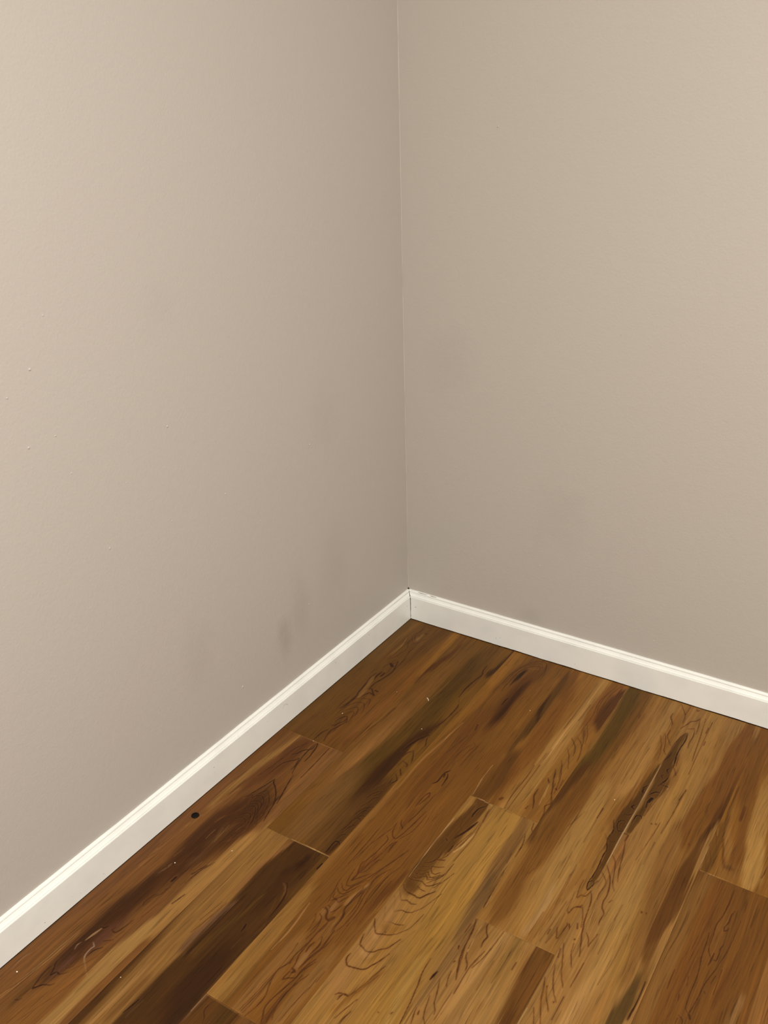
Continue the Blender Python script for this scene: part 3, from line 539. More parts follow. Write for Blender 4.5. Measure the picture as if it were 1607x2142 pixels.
((63,34,10),0.95,0.5,[(458.4,-880.2,0.9),(455.6,-904.7,1.4),(455.4,-927.0,0.9)],'L'),
((135,98,55),0.8,1.8,[(413.0,-831.7,2.2),(404.7,-863.4,5.1),(402.3,-888.6,2.2)],'T'),
((133,96,59),0.6,2.9,[(385.8,-898.7,5.4),(384.6,-912.2,9.0)],'T'),
((129,92,55),0.5,2.5,[(375.9,-923.4,7.2),(377.6,-933.8,7.2)],'T'),
((124,87,45),0.4,7.0,[(411.2,-942.8,17.4),(404.2,-959.7,17.4)],'T'),
((126,90,41),0.85,6.4,[(321.9,-918.0,22.5),(321.9,-1003.4,34.2),(323.5,-1077.6,38.3),(324.9,-1146.9,38.7)],'T'),
((149,111,65),0.67,0.7,[(344.4,-921.0,1.6),(350.0,-988.6,3.4),(347.7,-1035.5,1.5)],'L'),
((118,82,40),0.7,6.7,[(374.7,-1025.4,29.2),(374.5,-1097.0,28.3),(371.8,-1152.5,27.6)],'T'),
((137,103,51),0.5,5.1,[(325.5,-1121.0,10.2),(324.3,-1156.9,10.0)],'T'),
((97,64,20),0.5,2.7,[(343.3,-1077.9,5.1),(344.6,-1125.1,5.0),(345.2,-1148.0,5.0)],'T'),
((130,94,57),0.7,3.4,[(402.2,-1008.7,6.8),(403.4,-1033.0,8.4)],'T'),
((87,50,17),0.8,2.2,[(419.5,-1094.9,4.8),(418.1,-1118.6,9.6),(421.9,-1140.4,9.4)],'T'),
((125,90,46),0.6,8.0,[(443.9,-1024.6,26.2),(442.7,-1084.5,25.5),(442.7,-1131.3,24.9)],'T'),
((67,37,11),0.92,0.8,[(372.7,-913.3,1.6),(382.6,-918.9,3.6),(386.8,-930.2,3.6),(396.6,-935.6,3.5),(401.3,-925.9,1.6)],'L'),
((66,36,11),0.92,0.5,[(397.7,-937.2,0.9),(394.2,-961.7,2.0),(394.3,-987.9,2.0),(395.2,-1017.2,2.0),(400.4,-1038.9,1.9),(401.5,-1052.6,0.9)],'L'),
((65,36,11),0.92,0.5,[(395.5,-947.5,0.9),(393.6,-981.8,1.8),(390.0,-1020.3,1.8),(389.0,-1043.8,1.8),(382.3,-1064.3,1.8),(389.1,-1094.0,1.7),(395.6,-1111.4,1.7),(395.9,-1132.2,1.7),(391.0,-1157.5,0.9)],'L'),
((66,36,11),0.92,0.5,[(407.3,-969.1,1.0),(413.2,-985.0,2.1),(411.5,-1000.9,2.1),(410.2,-1014.3,1.0)],'L'),
((66,36,11),0.92,0.8,[(402.0,-985.4,1.6),(399.5,-997.6,3.6),(401.5,-1009.1,1.6)],'L'),
((66,36,11),0.92,0.6,[(417.9,-947.3,1.4),(419.4,-972.6,3.0),(420.3,-987.1,3.0),(416.1,-1004.5,3.0),(413.1,-1020.9,3.0),(410.9,-1042.8,1.3)],'L'),
((66,36,11),0.92,0.5,[(424.4,-956.5,0.9),(423.2,-983.2,1.6),(414.2,-1022.3,0.9)],'L'),
((65,36,11),0.92,0.5,[(401.5,-1052.6,1.1),(400.6,-1061.2,2.4),(400.5,-1072.6,2.4),(406.1,-1065.8,2.4),(417.0,-1058.2,2.4),(417.1,-1041.0,2.4),(425.0,-1011.5,1.1)],'L'),
((65,36,11),0.92,1.1,[(400.8,-1046.9,2.4),(408.9,-1050.0,5.2),(404.9,-1054.5,2.4)],'L'),
((65,36,10),0.92,0.5,[(428.2,-1015.8,1.1),(419.4,-1041.6,2.4),(417.1,-1063.1,2.4),(411.7,-1091.9,2.4),(408.0,-1115.3,2.4),(408.8,-1129.9,2.3),(415.4,-1142.5,2.3),(421.7,-1154.6,1.0)],'L'),
((64,35,10),0.92,0.5,[(432.5,-1041.7,0.9),(424.6,-1070.4,1.7),(421.0,-1092.0,1.7),(423.0,-1115.6,1.7),(424.0,-1137.3,1.7),(427.7,-1150.9,0.9)],'L'),
((67,37,11),0.92,0.5,[(373.8,-931.2,0.9),(382.3,-937.4,1.7),(387.9,-961.1,1.7),(385.4,-988.9,0.9)],'L'),
((67,37,11),0.92,0.5,[(367.2,-932.9,0.9),(373.8,-947.2,1.3),(376.8,-972.3,0.9)],'L'),
((65,36,10),0.92,0.5,[(382.9,-1069.9,0.9),(382.7,-1111.6,1.0),(379.9,-1153.2,0.9)],'L'),
((65,36,10),0.92,0.5,[(384.3,-1081.1,0.9),(385.7,-1128.9,1.0),(383.2,-1154.9,0.9)],'L'),
((64,35,10),0.92,0.5,[(448.0,-1060.0,0.9),(444.4,-1098.7,1.3),(443.2,-1136.5,0.9)],'L'),
((65,36,11),0.92,0.5,[(379.3,-1001.3,0.9),(381.9,-1042.0,1.1),(380.2,-1099.4,1.0),(376.4,-1153.5,0.9)],'L'),
((65,36,10),0.92,0.5,[(452.4,-1023.5,1.0),(451.8,-1047.9,1.0)],'L'),
((65,35,10),0.92,0.5,[(424.6,-1048.5,0.9),(422.1,-1081.7,1.0),(423.8,-1118.9,1.0),(431.6,-1140.0,0.9)],'L'),
((66,36,11),0.92,0.5,[(389.1,-1016.7,1.1),(390.0,-1032.9,2.5),(391.6,-1042.2,1.1)],'L'),
((67,37,11),0.9,0.5,[(415.2,-817.7,0.9),(420.4,-858.3,1.7),(425.2,-888.5,1.7),(425.5,-922.6,1.6),(421.1,-951.9,0.9)],'L'),
((67,37,11),0.9,0.5,[(429.3,-809.1,0.9),(426.8,-847.3,1.5),(432.0,-884.3,1.5),(431.4,-925.7,1.5),(433.0,-968.6,0.9)],'L'),
((66,36,11),0.9,0.5,[(456.2,-894.9,0.9),(455.3,-924.6,1.6),(453.5,-960.4,0.9)],'L'),
((67,37,11),0.9,0.5,[(443.5,-800.5,0.9),(443.5,-849.1,1.7),(446.5,-868.5,0.9)],'L'),
((67,37,11),0.9,0.6,[(406.0,-900.1,1.3),(413.6,-913.9,2.8),(413.5,-941.1,1.2)],'L'),
((67,37,11),0.9,0.5,[(405.3,-879.4,1.0),(407.0,-861.7,2.3),(408.9,-841.1,1.0)],'L'),
((113,76,32),0.6,3.4,[(462.8,-815.9,7.1),(457.1,-887.5,6.9),(453.1,-943.5,6.8),(446.7,-987.9,6.7)],'T'),
((85,49,17),0.6,3.5,[(443.5,-861.0,5.3),(444.1,-879.3,8.8),(444.1,-902.3,8.7)],'T'),
((164,129,87),0.9,0.5,[(464.3,-599.4,0.9),(462.8,-688.3,1.4),(465.8,-776.2,0.9)],'L'),
((133,100,57),0.45,0.5,[(465.8,-776.2,0.9),(465.2,-843.5,1.1),(462.7,-886.8,0.9)],'L'),
((160,124,80),0.78,0.5,[(460.1,-417.5,0.9),(459.8,-466.9,1.5),(465.3,-523.3,0.9)],'L'),
((157,122,78),0.78,0.5,[(465.1,-525.0,1.5),(463.9,-598.8,1.4)],'L'),
((149,110,61),0.67,0.5,[(311.0,-989.8,0.9),(310.1,-1071.1,1.5),(311.0,-1157.3,0.9)],'L'),
((128,87,44),0.67,0.5,[(313.9,-1159.4,0.9),(360.7,-1159.3,1.4),(410.1,-1160.5,0.9)],'L'),
]),
'2b': ((77,47,15), [
((97,68,43),0.8,4.0,[(314.4,-1161.0,11.8),(313.2,-1197.7,11.6)],'T'),
((63,42,10),0.8,6.5,[(358.5,-1158.8,19.6),(360.3,-1190.9,19.3)],'T'),
((98,64,28),0.8,6.3,[(397.5,-1160.8,23.8),(393.5,-1177.8,23.6)],'T'),
((46,24,5),0.95,0.5,[(329.2,-1163.5,0.9),(328.4,-1182.8,1.7),(337.1,-1192.4,1.7),(340.9,-1202.8,0.9)],'L'),
((46,24,5),0.67,0.5,[(358.1,-1162.8,1.2),(359.3,-1189.7,1.2)],'L'),
((152,121,83),0.78,0.5,[(311.4,-1159.9,1.6),(311.0,-1195.3,1.6)],'L'),
((128,87,44),0.67,0.5,[(313.9,-1159.4,0.9),(360.7,-1159.3,1.4),(410.1,-1160.5,0.9)],'L'),
]),
'3a': ((121,81,31), [
((101,62,21),0.8,9.6,[(475.3,-35.9,18.9),(496.7,-119.4,31.7),(504.2,-239.2,39.0),(506.1,-338.5,33.4),(504.7,-445.8,30.1)],'T'),
((77,49,14),0.88,5.0,[(463.0,-14.8,3.8),(467.4,-74.7,21.1),(465.4,-125.7,27.7),(470.8,-213.6,22.3),(470.5,-285.0,19.6),(468.5,-353.9,10.6)],'T'),
((49,26,6),0.85,2.7,[(461.6,-130.0,3.2),(463.6,-182.9,7.2),(479.0,-239.1,2.2)],'T'),
((84,52,16),0.6,5.1,[(477.9,-8.3,11.9),(485.8,-55.4,11.7),(492.6,-109.7,11.4)],'T'),
((143,105,53),0.9,7.1,[(556.4,-9.7,25.0),(559.8,-110.3,32.8),(556.0,-208.5,31.8),(552.5,-300.5,35.0),(549.2,-386.9,37.9),(538.3,-472.9,37.0)],'T'),
((109,68,24),0.85,5.6,[(589.3,-19.8,28.8),(582.8,-84.8,28.3),(581.9,-155.5,27.7),(588.0,-219.0,18.7)],'T'),
((70,39,12),0.9,4.3,[(610.3,-13.7,2.6),(601.5,-73.8,21.6),(602.2,-135.9,25.4),(608.6,-188.4,8.3)],'T'),
((124,86,36),0.7,6.8,[(585.2,-227.8,26.9),(589.1,-313.1,26.0),(592.7,-393.3,25.2)],'T'),
((92,54,19),0.6,2.5,[(576.0,-151.4,2.1),(577.2,-192.2,6.3),(588.6,-225.8,6.2)],'T'),
((169,131,77),0.62,0.5,[(554.6,-10.8,0.9),(552.0,-112.9,1.8),(548.7,-242.2,1.8),(543.9,-375.2,1.7),(536.9,-491.1,0.9)],'L'),
((170,131,77),0.62,0.5,[(552.6,-86.5,0.9),(555.0,-163.8,1.8),(550.8,-276.9,1.7),(544.6,-399.4,0.9)],'L'),
((168,129,76),0.62,0.5,[(549.1,-212.6,0.9),(549.5,-312.7,1.7),(546.0,-388.8,0.9)],'L'),
((83,47,16),0.62,0.5,[(544.3,-25.3,0.9),(543.2,-124.0,1.4),(542.5,-227.6,0.9)],'L'),
((80,45,15),0.62,0.5,[(547.0,-307.2,0.9),(543.2,-387.2,1.3),(539.3,-487.6,0.9)],'L'),
((80,45,15),0.62,0.5,[(541.9,-324.1,0.9),(538.9,-409.3,1.3),(531.6,-480.0,0.9)],'L'),
((82,47,16),0.62,0.5,[(561.0,-113.5,1.4),(559.0,-184.3,1.3)],'L'),
((73,41,13),0.9,0.5,[(586.7,-12.9,0.9),(579.4,-58.6,1.6),(578.8,-103.0,1.6),(582.9,-135.8,0.9)],'L'),
((73,41,13),0.9,0.5,[(582.1,-36.4,0.9),(573.8,-90.1,1.6),(579.5,-149.3,1.6),(580.2,-194.2,0.9)],'L'),
((73,41,13),0.9,0.5,[(595.9,-7.6,0.9),(586.6,-54.3,1.4),(587.3,-113.8,0.9)],'L'),
((71,40,12),0.9,0.5,[(568.4,-248.6,0.9),(580.6,-262.8,1.9),(590.4,-281.5,1.9),(595.1,-302.8,0.9)],'L'),
((71,40,12),0.9,0.5,[(580.3,-241.6,0.9),(595.2,-257.6,1.7),(604.9,-286.6,1.7),(609.5,-317.9,0.9)],'L'),
((71,40,12),0.9,0.5,[(582.7,-211.1,0.9),(594.8,-243.7,1.5),(603.8,-283.9,0.9)],'L'),
((71,39,12),0.9,0.5,[(575.9,-286.6,0.9),(589.1,-313.1,1.5),(602.0,-348.8,0.9)],'L'),
((70,39,12),0.9,0.5,[(579.4,-329.1,0.9),(588.4,-350.4,1.5),(595.8,-381.8,0.9)],'L'),
((70,39,12),0.9,0.5,[(580.1,-361.9,0.9),(586.1,-377.9,2.1),(588.4,-392.6,0.9)],'L'),
((70,39,12),0.9,0.5,[(577.7,-395.8,0.9),(586.0,-410.0,2.0),(586.6,-415.9,0.9)],'L'),
((70,39,12),0.9,0.5,[(572.6,-438.4,0.9),(578.0,-446.0,1.8),(574.6,-460.4,1.8),(577.5,-466.8,0.9)],'L'),
((72,40,12),0.9,0.5,[(581.2,-186.1,0.9),(595.4,-221.8,1.3),(601.9,-253.6,0.9)],'L'),
((70,39,12),0.9,0.5,[(597.1,-403.4,1.4),(602.1,-437.7,1.4)],'L'),
((70,39,12),0.9,0.5,[(607.1,-384.7,1.4),(609.9,-414.6,1.4)],'L'),
((60,33,9),0.95,0.7,[(604.4,-417.8,3.2),(606.5,-419.7,3.2)],'L'),
((154,118,68),0.67,0.5,[(587.1,-412.5,0.9),(592.7,-443.4,1.8),(594.7,-456.6,0.9)],'L'),
((80,49,15),0.85,7.3,[(483.0,-403.9,35.2),(482.3,-453.4,38.6),(478.2,-506.4,33.9)],'T'),
((97,60,20),0.8,5.2,[(507.2,-419.1,8.1),(508.5,-472.7,13.9),(511.6,-519.9,13.6)],'T'),
((118,78,30),0.6,8.0,[(523.0,-399.9,24.2),(525.0,-481.4,23.5)],'T'),
((133,96,44),0.7,9.7,[(549.8,-413.1,39.5),(555.2,-493.8,38.2)],'T'),
((109,72,28),0.75,3.4,[(576.2,-413.3,9.7),(581.2,-460.1,17.1),(588.1,-500.9,16.8)],'T'),
((68,38,11),0.95,0.5,[(580.3,-362.5,0.9),(588.2,-390.2,2.0),(601.4,-429.6,2.0),(611.0,-460.4,0.9)],'L'),
((68,38,11),0.95,0.6,[(577.8,-396.4,1.2),(582.0,-403.5,2.7),(585.6,-407.1,1.2)],'L'),
((68,37,11),0.95,0.6,[(573.7,-436.8,1.4),(574.4,-458.1,3.0),(582.3,-477.6,3.0),(587.5,-495.4,1.3)],'L'),
((67,37,11),0.95,0.5,[(607.8,-444.2,0.9),(613.5,-461.9,1.8),(605.9,-475.4,1.8),(612.6,-495.0,1.7),(613.2,-517.8,0.9)],'L'),
((68,38,11),0.95,0.5,[(586.0,-342.5,0.9),(599.4,-383.5,1.6),(607.7,-435.0,0.9)],'L'),
((68,38,11),0.95,0.5,[(535.4,-372.7,0.9),(537.0,-420.8,1.5),(535.9,-487.2,1.4),(539.8,-524.0,0.9)],'L'),
((68,38,11),0.95,0.5,[(545.2,-366.8,0.9),(545.3,-481.6,1.0),(545.5,-523.5,0.9)],'L'),
((67,37,11),0.95,0.5,[(576.6,-493.0,1.6),(575.2,-502.7,1.6)],'L'),
((64,35,10),0.95,0.7,[(604.7,-416.7,3.2),(607.1,-419.9,3.2)],'L'),
((158,122,70),0.78,0.5,[(586.0,-409.0,0.9),(590.5,-445.3,1.6),(594.0,-479.6,0.9)],'L'),
((156,118,66),0.56,0.5,[(565.8,-403.6,0.9),(565.9,-457.0,1.8),(560.9,-514.3,0.9)],'L'),
((76,43,14),0.78,1.3,[(521.4,-498.9,6.1),(519.3,-504.8,6.1)],'L'),
((163,126,78),1,0.5,[(465.7,-524.0,0.9),(490.0,-525.3,1.9),(515.0,-529.9,0.9)],'L'),
((103,70,26),0.67,0.5,[(519.0,-530.5,0.9),(578.7,-527.0,1.2),(613.5,-524.8,0.9)],'L'),
((160,124,80),0.78,0.5,[(460.1,-417.5,0.9),(459.8,-466.9,1.5),(465.3,-523.3,0.9)],'L'),
((135,102,54),0.78,0.5,[(610.2,-7.5,0.9),(612.7,-106.6,1.3),(611.2,-208.8,0.9)],'L'),
]),
'3b': ((129,93,43), [
((140,103,46),0.8,10.8,[(556.1,-528.9,30.1),(557.0,-602.2,58.5),(559.1,-681.0,74.2),(566.6,-751.5,71.6)],'T'),
((98,67,33),0.85,5.6,[(584.3,-526.5,11.1),(591.0,-573.5,19.9),(593.7,-634.1,21.1),(596.2,-684.2,24.1),(601.4,-730.5,25.2),(610.4,-772.4,24.6)],'T'),
((80,60,32),0.6,4.7,[(594.0,-698.1,6.9),(603.9,-752.9,10.0),(607.0,-776.1,9.9)],'T'),
((77,47,14),0.92,4.2,[(477.6,-525.1,11.9),(495.8,-544.4,25.3),(491.8,-579.1,38.5),(490.5,-614.3,38.0),(493.8,-645.8,29.9)],'T'),
((39,20,4),0.95,0.6,[(505.5,-535.6,1.4),(495.1,-550.8,3.1),(492.5,-572.9,3.0),(494.5,-580.4,1.4)],'L'),
((39,20,4),0.95,0.6,[(482.6,-584.6,1.3),(481.2,-597.0,2.8),(489.8,-620.3,1.3)],'L'),
((39,19,4),0.95,0.9,[(510.9,-585.0,2.0),(507.5,-601.3,4.4),(502.3,-621.3,4.3),(496.3,-636.0,4.3),(491.9,-649.6,1.9)],'L'),
((143,110,61),0.78,0.5,[(515.3,-530.3,1.1),(508.3,-533.3,2.4),(514.7,-553.7,1.1)],'L'),
((92,66,32),0.67,0.5,[(478.8,-527.5,0.9),(486.5,-550.0,2.1),(487.1,-570.3,0.9)],'L'),
((162,125,73),0.9,1.1,[(521.0,-615.6,2.3),(517.9,-639.5,5.0),(515.6,-657.1,5.0),(508.7,-680.0,2.2)],'L'),
((78,45,14),0.84,0.5,[(516.5,-584.4,0.9),(515.3,-627.3,1.4),(511.6,-656.8,1.4),(506.5,-676.0,0.9)],'L'),
((78,45,14),0.84,0.5,[(513.9,-548.3,0.9),(519.9,-590.9,1.4),(522.7,-633.8,1.4),(519.5,-699.7,0.9)],'L'),
((78,46,15),0.84,0.5,[(514.7,-541.9,1.4),(520.0,-579.5,1.4)],'L'),
((77,45,14),0.84,0.5,[(513.9,-617.1,0.9),(506.4,-654.5,1.4),(503.2,-670.0,0.9)],'L'),
((105,71,23),0.7,1.9,[(537.6,-529.7,4.2),(538.3,-551.2,4.2)],'T'),
((63,35,10),0.95,0.5,[(606.2,-527.8,0.9),(609.8,-548.2,1.5),(614.3,-553.9,0.9)],'L'),
((63,34,10),0.95,0.5,[(605.4,-567.6,0.9),(612.2,-596.3,1.9),(613.5,-616.8,1.8),(614.1,-629.1,0.9)],'L'),
((58,34,8),0.9,0.5,[(610.9,-672.8,0.9),(612.9,-699.1,1.6),(612.1,-733.6,1.6),(615.8,-755.1,0.9)],'L'),
((62,34,10),0.67,0.5,[(602.9,-625.9,1.3),(606.5,-652.5,1.3)],'L'),
((62,34,9),0.56,0.5,[(605.3,-691.2,1.3),(608.3,-726.3,1.2)],'L'),
((80,50,15),0.9,4.8,[(476.7,-622.0,22.9),(478.7,-681.5,41.0),(476.7,-722.4,42.2),(477.3,-763.0,30.6),(476.0,-796.1,7.1)],'T'),
((78,48,15),0.8,2.8,[(477.1,-797.8,5.3),(485.9,-799.8,10.6),(495.7,-793.9,7.0)],'T'),
((87,58,19),0.4,4.6,[(503.2,-724.5,10.8),(495.8,-751.8,10.7),(494.2,-775.2,10.6)],'T'),
((61,33,9),0.95,0.5,[(488.8,-688.8,1.1),(490.8,-706.1,2.5),(484.7,-722.8,2.5),(472.8,-732.5,1.1)],'L'),
((61,33,9),0.95,0.7,[(499.7,-666.1,3.5),(498.8,-684.1,3.5)],'L'),
((61,33,9),0.95,0.5,[(502.8,-706.7,2.3),(492.6,-712.8,2.3)],'L'),
((61,33,9),0.95,0.5,[(511.4,-722.1,0.9),(498.5,-729.9,1.7),(490.2,-732.3,1.7),(497.9,-745.5,1.7),(504.3,-746.7,1.7),(512.1,-736.9,0.9)],'L'),
((61,33,9),0.95,0.5,[(469.8,-747.2,0.9),(478.8,-739.2,1.5),(488.5,-735.9,0.9)],'L'),
((61,33,9),0.95,0.5,[(470.3,-754.6,0.9),(485.7,-747.8,1.3),(491.0,-737.0,0.9)],'L'),
((60,33,9),0.95,0.5,[(469.4,-762.7,0.9),(484.4,-758.7,1.7),(491.1,-747.1,1.7),(497.9,-755.5,1.7),(510.0,-753.3,1.7),(519.9,-737.2,0.9)],'L'),
((60,33,9),0.95,0.5,[(468.7,-768.2,0.9),(482.9,-765.9,1.3),(491.5,-754.4,1.3),(498.7,-760.1,1.3),(513.9,-743.4,0.9)],'L'),
((60,33,9),0.95,0.5,[(468.1,-773.6,0.9),(481.7,-770.4,1.7),(493.7,-758.1,1.7),(499.4,-764.6,1.7),(511.1,-755.1,0.9)],'L'),
((60,33,9),0.95,0.5,[(467.5,-778.9,0.9),(482.1,-777.6,1.7),(493.1,-773.4,1.7),(505.5,-778.2,1.7),(515.6,-769.6,1.7),(522.3,-758.2,0.9)],'L'),
((60,33,9),0.95,0.5,[(491.4,-786.7,0.9),(503.7,-791.4,1.7),(510.4,-789.8,0.9)],'L'),
((61,33,9),0.95,0.7,[(482.5,-660.2,3.5),(478.8,-657.0,3.6)],'L'),
((61,33,9),0.95,0.5,[(503.4,-680.0,0.9),(501.3,-697.1,1.5),(492.6,-712.8,0.9)],'L'),
((60,33,9),0.95,0.6,[(466.8,-796.7,1.3),(476.1,-805.7,2.8),(487.4,-808.6,2.8),(498.9,-808.8,2.7),(508.5,-809.0,2.7),(515.9,-796.1,2.7),(525.7,-780.6,1.2)],'L'),
((60,32,9),0.95,0.5,[(467.8,-810.8,0.9),(476.7,-822.2,1.8),(483.5,-830.0,1.8),(491.8,-825.0,1.8),(502.8,-827.7,1.8),(511.6,-823.6,0.9)],'L'),
((60,32,9),0.95,0.5,[(467.0,-828.1,0.9),(474.9,-837.6,1.8),(481.7,-854.5,1.8),(486.2,-858.7,1.8),(493.7,-849.6,1.8),(505.8,-848.0,1.8),(515.3,-842.3,0.9)],'L'),
((59,32,9),0.95,0.5,[(465.1,-855.3,0.9),(473.4,-871.1,2.0),(481.4,-886.7,2.0),(489.5,-881.8,2.0),(503.3,-880.1,1.9),(516.4,-874.4,0.9)],'L'),
((59,32,9),0.95,0.5,[(463.7,-888.4,0.9),(472.5,-903.3,2.0),(481.5,-912.7,0.9)],'L'),
((60,33,9),0.95,0.5,[(502.3,-772.8,0.9),(519.2,-742.7,1.5),(522.5,-705.1,0.9)],'L'),
((60,33,9),0.95,0.5,[(518.7,-775.1,0.9),(527.3,-750.3,1.1),(534.1,-726.2,0.9)],'L'),
((132,95,50),0.6,8.6,[(475.8,-829.9,14.0),(485.0,-868.7,27.4),(483.3,-901.2,27.0)],'T'),
((130,93,49),0.75,8.3,[(473.7,-854.4,20.8),(486.1,-914.7,28.5),(481.1,-943.7,28.2),(479.7,-982.4,27.7),(481.5,-1021.8,27.2)],'T'),
((128,93,38),0.7,12.4,[(564.6,-810.9,53.2),(569.8,-927.5,50.3),(573.7,-1004.5,48.3),(581.0,-1055.7,46.9)],'T'),
((138,105,52),0.7,6.0,[(575.7,-919.8,6.3),(579.3,-972.0,13.8),(586.6,-1024.9,13.3),(590.7,-1049.9,13.1)],'T'),
((99,70,36),0.85,5.3,[(603.8,-763.9,19.9),(607.7,-807.5,21.0),(616.7,-856.9,15.7),(614.7,-900.1,12.4),(614.4,-950.6,12.1),(614.9,-988.8,11.8)],'T'),
((66,36,11),0.95,0.5,[(465.0,-889.5,1.0),(471.5,-901.4,2.1),(483.0,-914.3,2.1),(492.7,-910.6,2.1),(504.3,-905.8,2.1),(515.2,-896.9,0.9)],'L'),
((66,36,11),0.95,0.5,[(466.1,-926.8,1.0),(469.8,-942.0,2.1),(472.6,-948.9,2.1),(480.2,-950.6,2.1),(488.1,-954.3,2.1),(499.6,-949.4,2.1),(506.2,-940.1,2.1),(516.5,-930.7,2.1),(520.1,-922.1,2.1),(526.4,-903.2,0.9)],'L'),
((65,36,10),0.95,0.5,[(468.5,-971.5,1.0),(467.9,-981.3,2.2),(471.7,-989.3,2.2),(477.0,-994.3,2.2),(486.6,-992.5,2.2),(501.8,-988.3,2.2),(508.5,-982.2,2.2),(512.9,-972.4,2.2),(518.8,-959.6,2.2),(526.2,-937.4,1.0)],'L'),
((64,35,10),0.95,0.5,[(533.0,-962.2,0.9),(526.4,-990.4,2.0),(522.2,-1010.8,2.0),(515.9,-1030.2,2.0),(510.9,-1040.9,2.0),(504.1,-1041.3,2.0),(495.7,-1044.5,2.0),(490.9,-1050.3,0.9)],'L'),
((64,35,10),0.95,0.7,[(504.6,-1041.9,3.3),(510.9,-1040.9,3.3)],'L'),
((64,35,10),0.95,0.7,[(502.1,-1043.5,1.5),(500.2,-1048.4,3.3),(500.3,-1056.0,1.5)],'L'),
((64,35,10),0.95,0.5,[(528.2,-1038.0,0.9),(521.3,-1061.1,1.3),(515.5,-1085.0,0.9)],'L'),
((64,35,10),0.95,0.5,[(531.4,-1060.5,0.9),(527.6,-1077.6,1.7),(527.3,-1089.5,0.9)],'L'),
((66,36,11),0.95,0.5,[(515.2,-896.9,0.9),(528.3,-873.6,1.0),(533.6,-836.5,0.9)],'L'),
((64,35,10),0.95,0.5,[(533.4,-982.2,0.9),(525.7,-1010.6,1.1),(517.1,-1037.1,0.9)],'L'),
((67,37,11),0.95,0.5,[(512.6,-844.7,0.9),(525.6,-822.9,0.9),(538.0,-780.0,0.9)],'L'),
((105,67,23),0.7,3.4,[(538.3,-973.2,3.1),(529.2,-1002.6,7.8),(512.8,-1043.6,7.7),(504.5,-1069.5,9.2)],'T'),
((108,71,24),0.5,3.0,[(519.9,-880.9,3.3),(500.6,-897.0,6.7),(483.8,-893.9,3.4)],'T'),
((107,70,24),0.4,3.6,[(521.1,-923.6,3.3),(511.6,-948.4,8.1),(498.0,-960.9,3.3)],'T'),
((147,109,64),0.5,2.0,[(471.1,-906.1,2.0),(480.7,-917.9,3.4),(490.1,-920.9,1.7)],'T'),
((146,109,63),0.6,2.0,[(476.0,-955.3,2.0),(490.8,-961.0,4.2),(502.2,-956.2,1.6)],'T'),
((140,103,62),0.5,2.2,[(500.4,-1058.8,3.1),(502.6,-1051.8,3.1)],'T'),
((43,22,5),1,0.8,[(612.0,-925.8,1.7),(610.5,-935.1,3.8),(609.5,-945.1,1.7)],'L'),
((67,37,11),0.95,0.5,[(617.9,-796.7,0.9),(622.8,-816.1,2.0),(626.3,-848.9,2.0),(633.5,-878.3,1.9),(639.3,-901.5,1.9),(646.2,-923.3,0.9)],'L'),
((66,37,11),0.95,0.5,[(637.0,-865.7,0.9),(640.6,-878.2,1.6),(645.0,-881.7,1.6),(648.9,-889.5,1.6),(651.9,-899.9,0.9)],'L'),
((67,37,11),0.95,0.5,[(614.4,-810.1,1.4),(614.0,-832.5,1.3)],'L'),
((67,37,11),0.95,0.5,[(618.7,-862.1,2.5),(620.4,-868.5,2.5)],'L'),
((66,36,11),0.95,0.5,[(631.6,-912.2,0.9),(634.0,-928.7,1.6),(639.5,-943.0,0.9)],'L'),
((65,36,11),0.95,0.5,[(622.7,-935.6,0.9),(631.4,-959.6,1.6),(638.2,-980.2,1.5),(645.0,-989.1,1.5),(647.7,-996.7,0.9)],'L'),
((65,36,10),0.95,0.5,[(624.8,-971.4,0.9),(630.0,-994.6,1.5),(635.6,-1009.6,1.5),(643.4,-1018.8,0.9)],'L'),
((66,36,11),0.95,0.5,[(590.2,-908.8,0.9),(591.4,-934.7,1.8),(598.6,-970.0,1.7),(603.5,-997.7,1.7),(606.5,-1021.9,1.7),(609.2,-1039.7,0.9)],'L'),
((65,36,10),0.95,0.5,[(617.0,-1000.7,0.9),(621.1,-1018.5,1.7),(624.8,-1030.2,0.9)],'L'),
((65,36,10),0.95,0.5,[(623.9,-1003.9,2.3),(625.3,-1010.4,2.3)],'L'),
((66,37,11),0.95,0.5,[(627.5,-892.3,1.9),(626.2,-896.2,1.9)],'L'),
((66,36,11),0.95,0.5,[(658.7,-869.2,0.9),(654.9,-896.0,1.3),(654.4,-926.2,1.2),(651.7,-966.3,1.2),(652.3,-1004.8,0.9)],'L'),
((65,36,11),0.95,0.5,[(656.8,-930.6,0.9),(657.9,-962.5,1.1),(657.4,-990.8,0.9)],'L'),
((67,37,11),0.95,0.5,[(631.7,-817.4,1.0),(634.9,-858.6,1.0)],'L'),
((72,40,13),0.95,0.5,[(568.7,-1039.9,1.9),(569.7,-1040.4,1.9)],'L'),
((72,40,13),0.95,0.5,[(588.1,-1028.6,1.9),(587.5,-1031.7,1.9)],'L'),
((61,33,9),0.95,0.5,[(495.6,-902.3,1.4),(496.2,-905.2,1.4)],'L'),
((95,60,20),0.45,0.5,[(537.9,-874.4,0.9),(524.5,-940.5,1.0),(514.7,-1007.5,0.9)],'L'),
((94,60,19),0.45,0.5,[(571.9,-871.2,0.9),(566.0,-950.2,1.0),(559.6,-1022.6,0.9)],'L'),
((93,59,19),0.45,0.5,[(550.0,-1034.2,1.0),(552.0,-1055.3,0.9)],'L'),
((96,61,20),0.45,0.5,[(561.7,-789.3,1.1),(551.2,-866.3,1.0)],'L'),
((163,126,78),1,0.5,[(465.7,-524.0,0.9),(490.0,-525.3,1.9),(515.0,-529.9,0.9)],'L'),
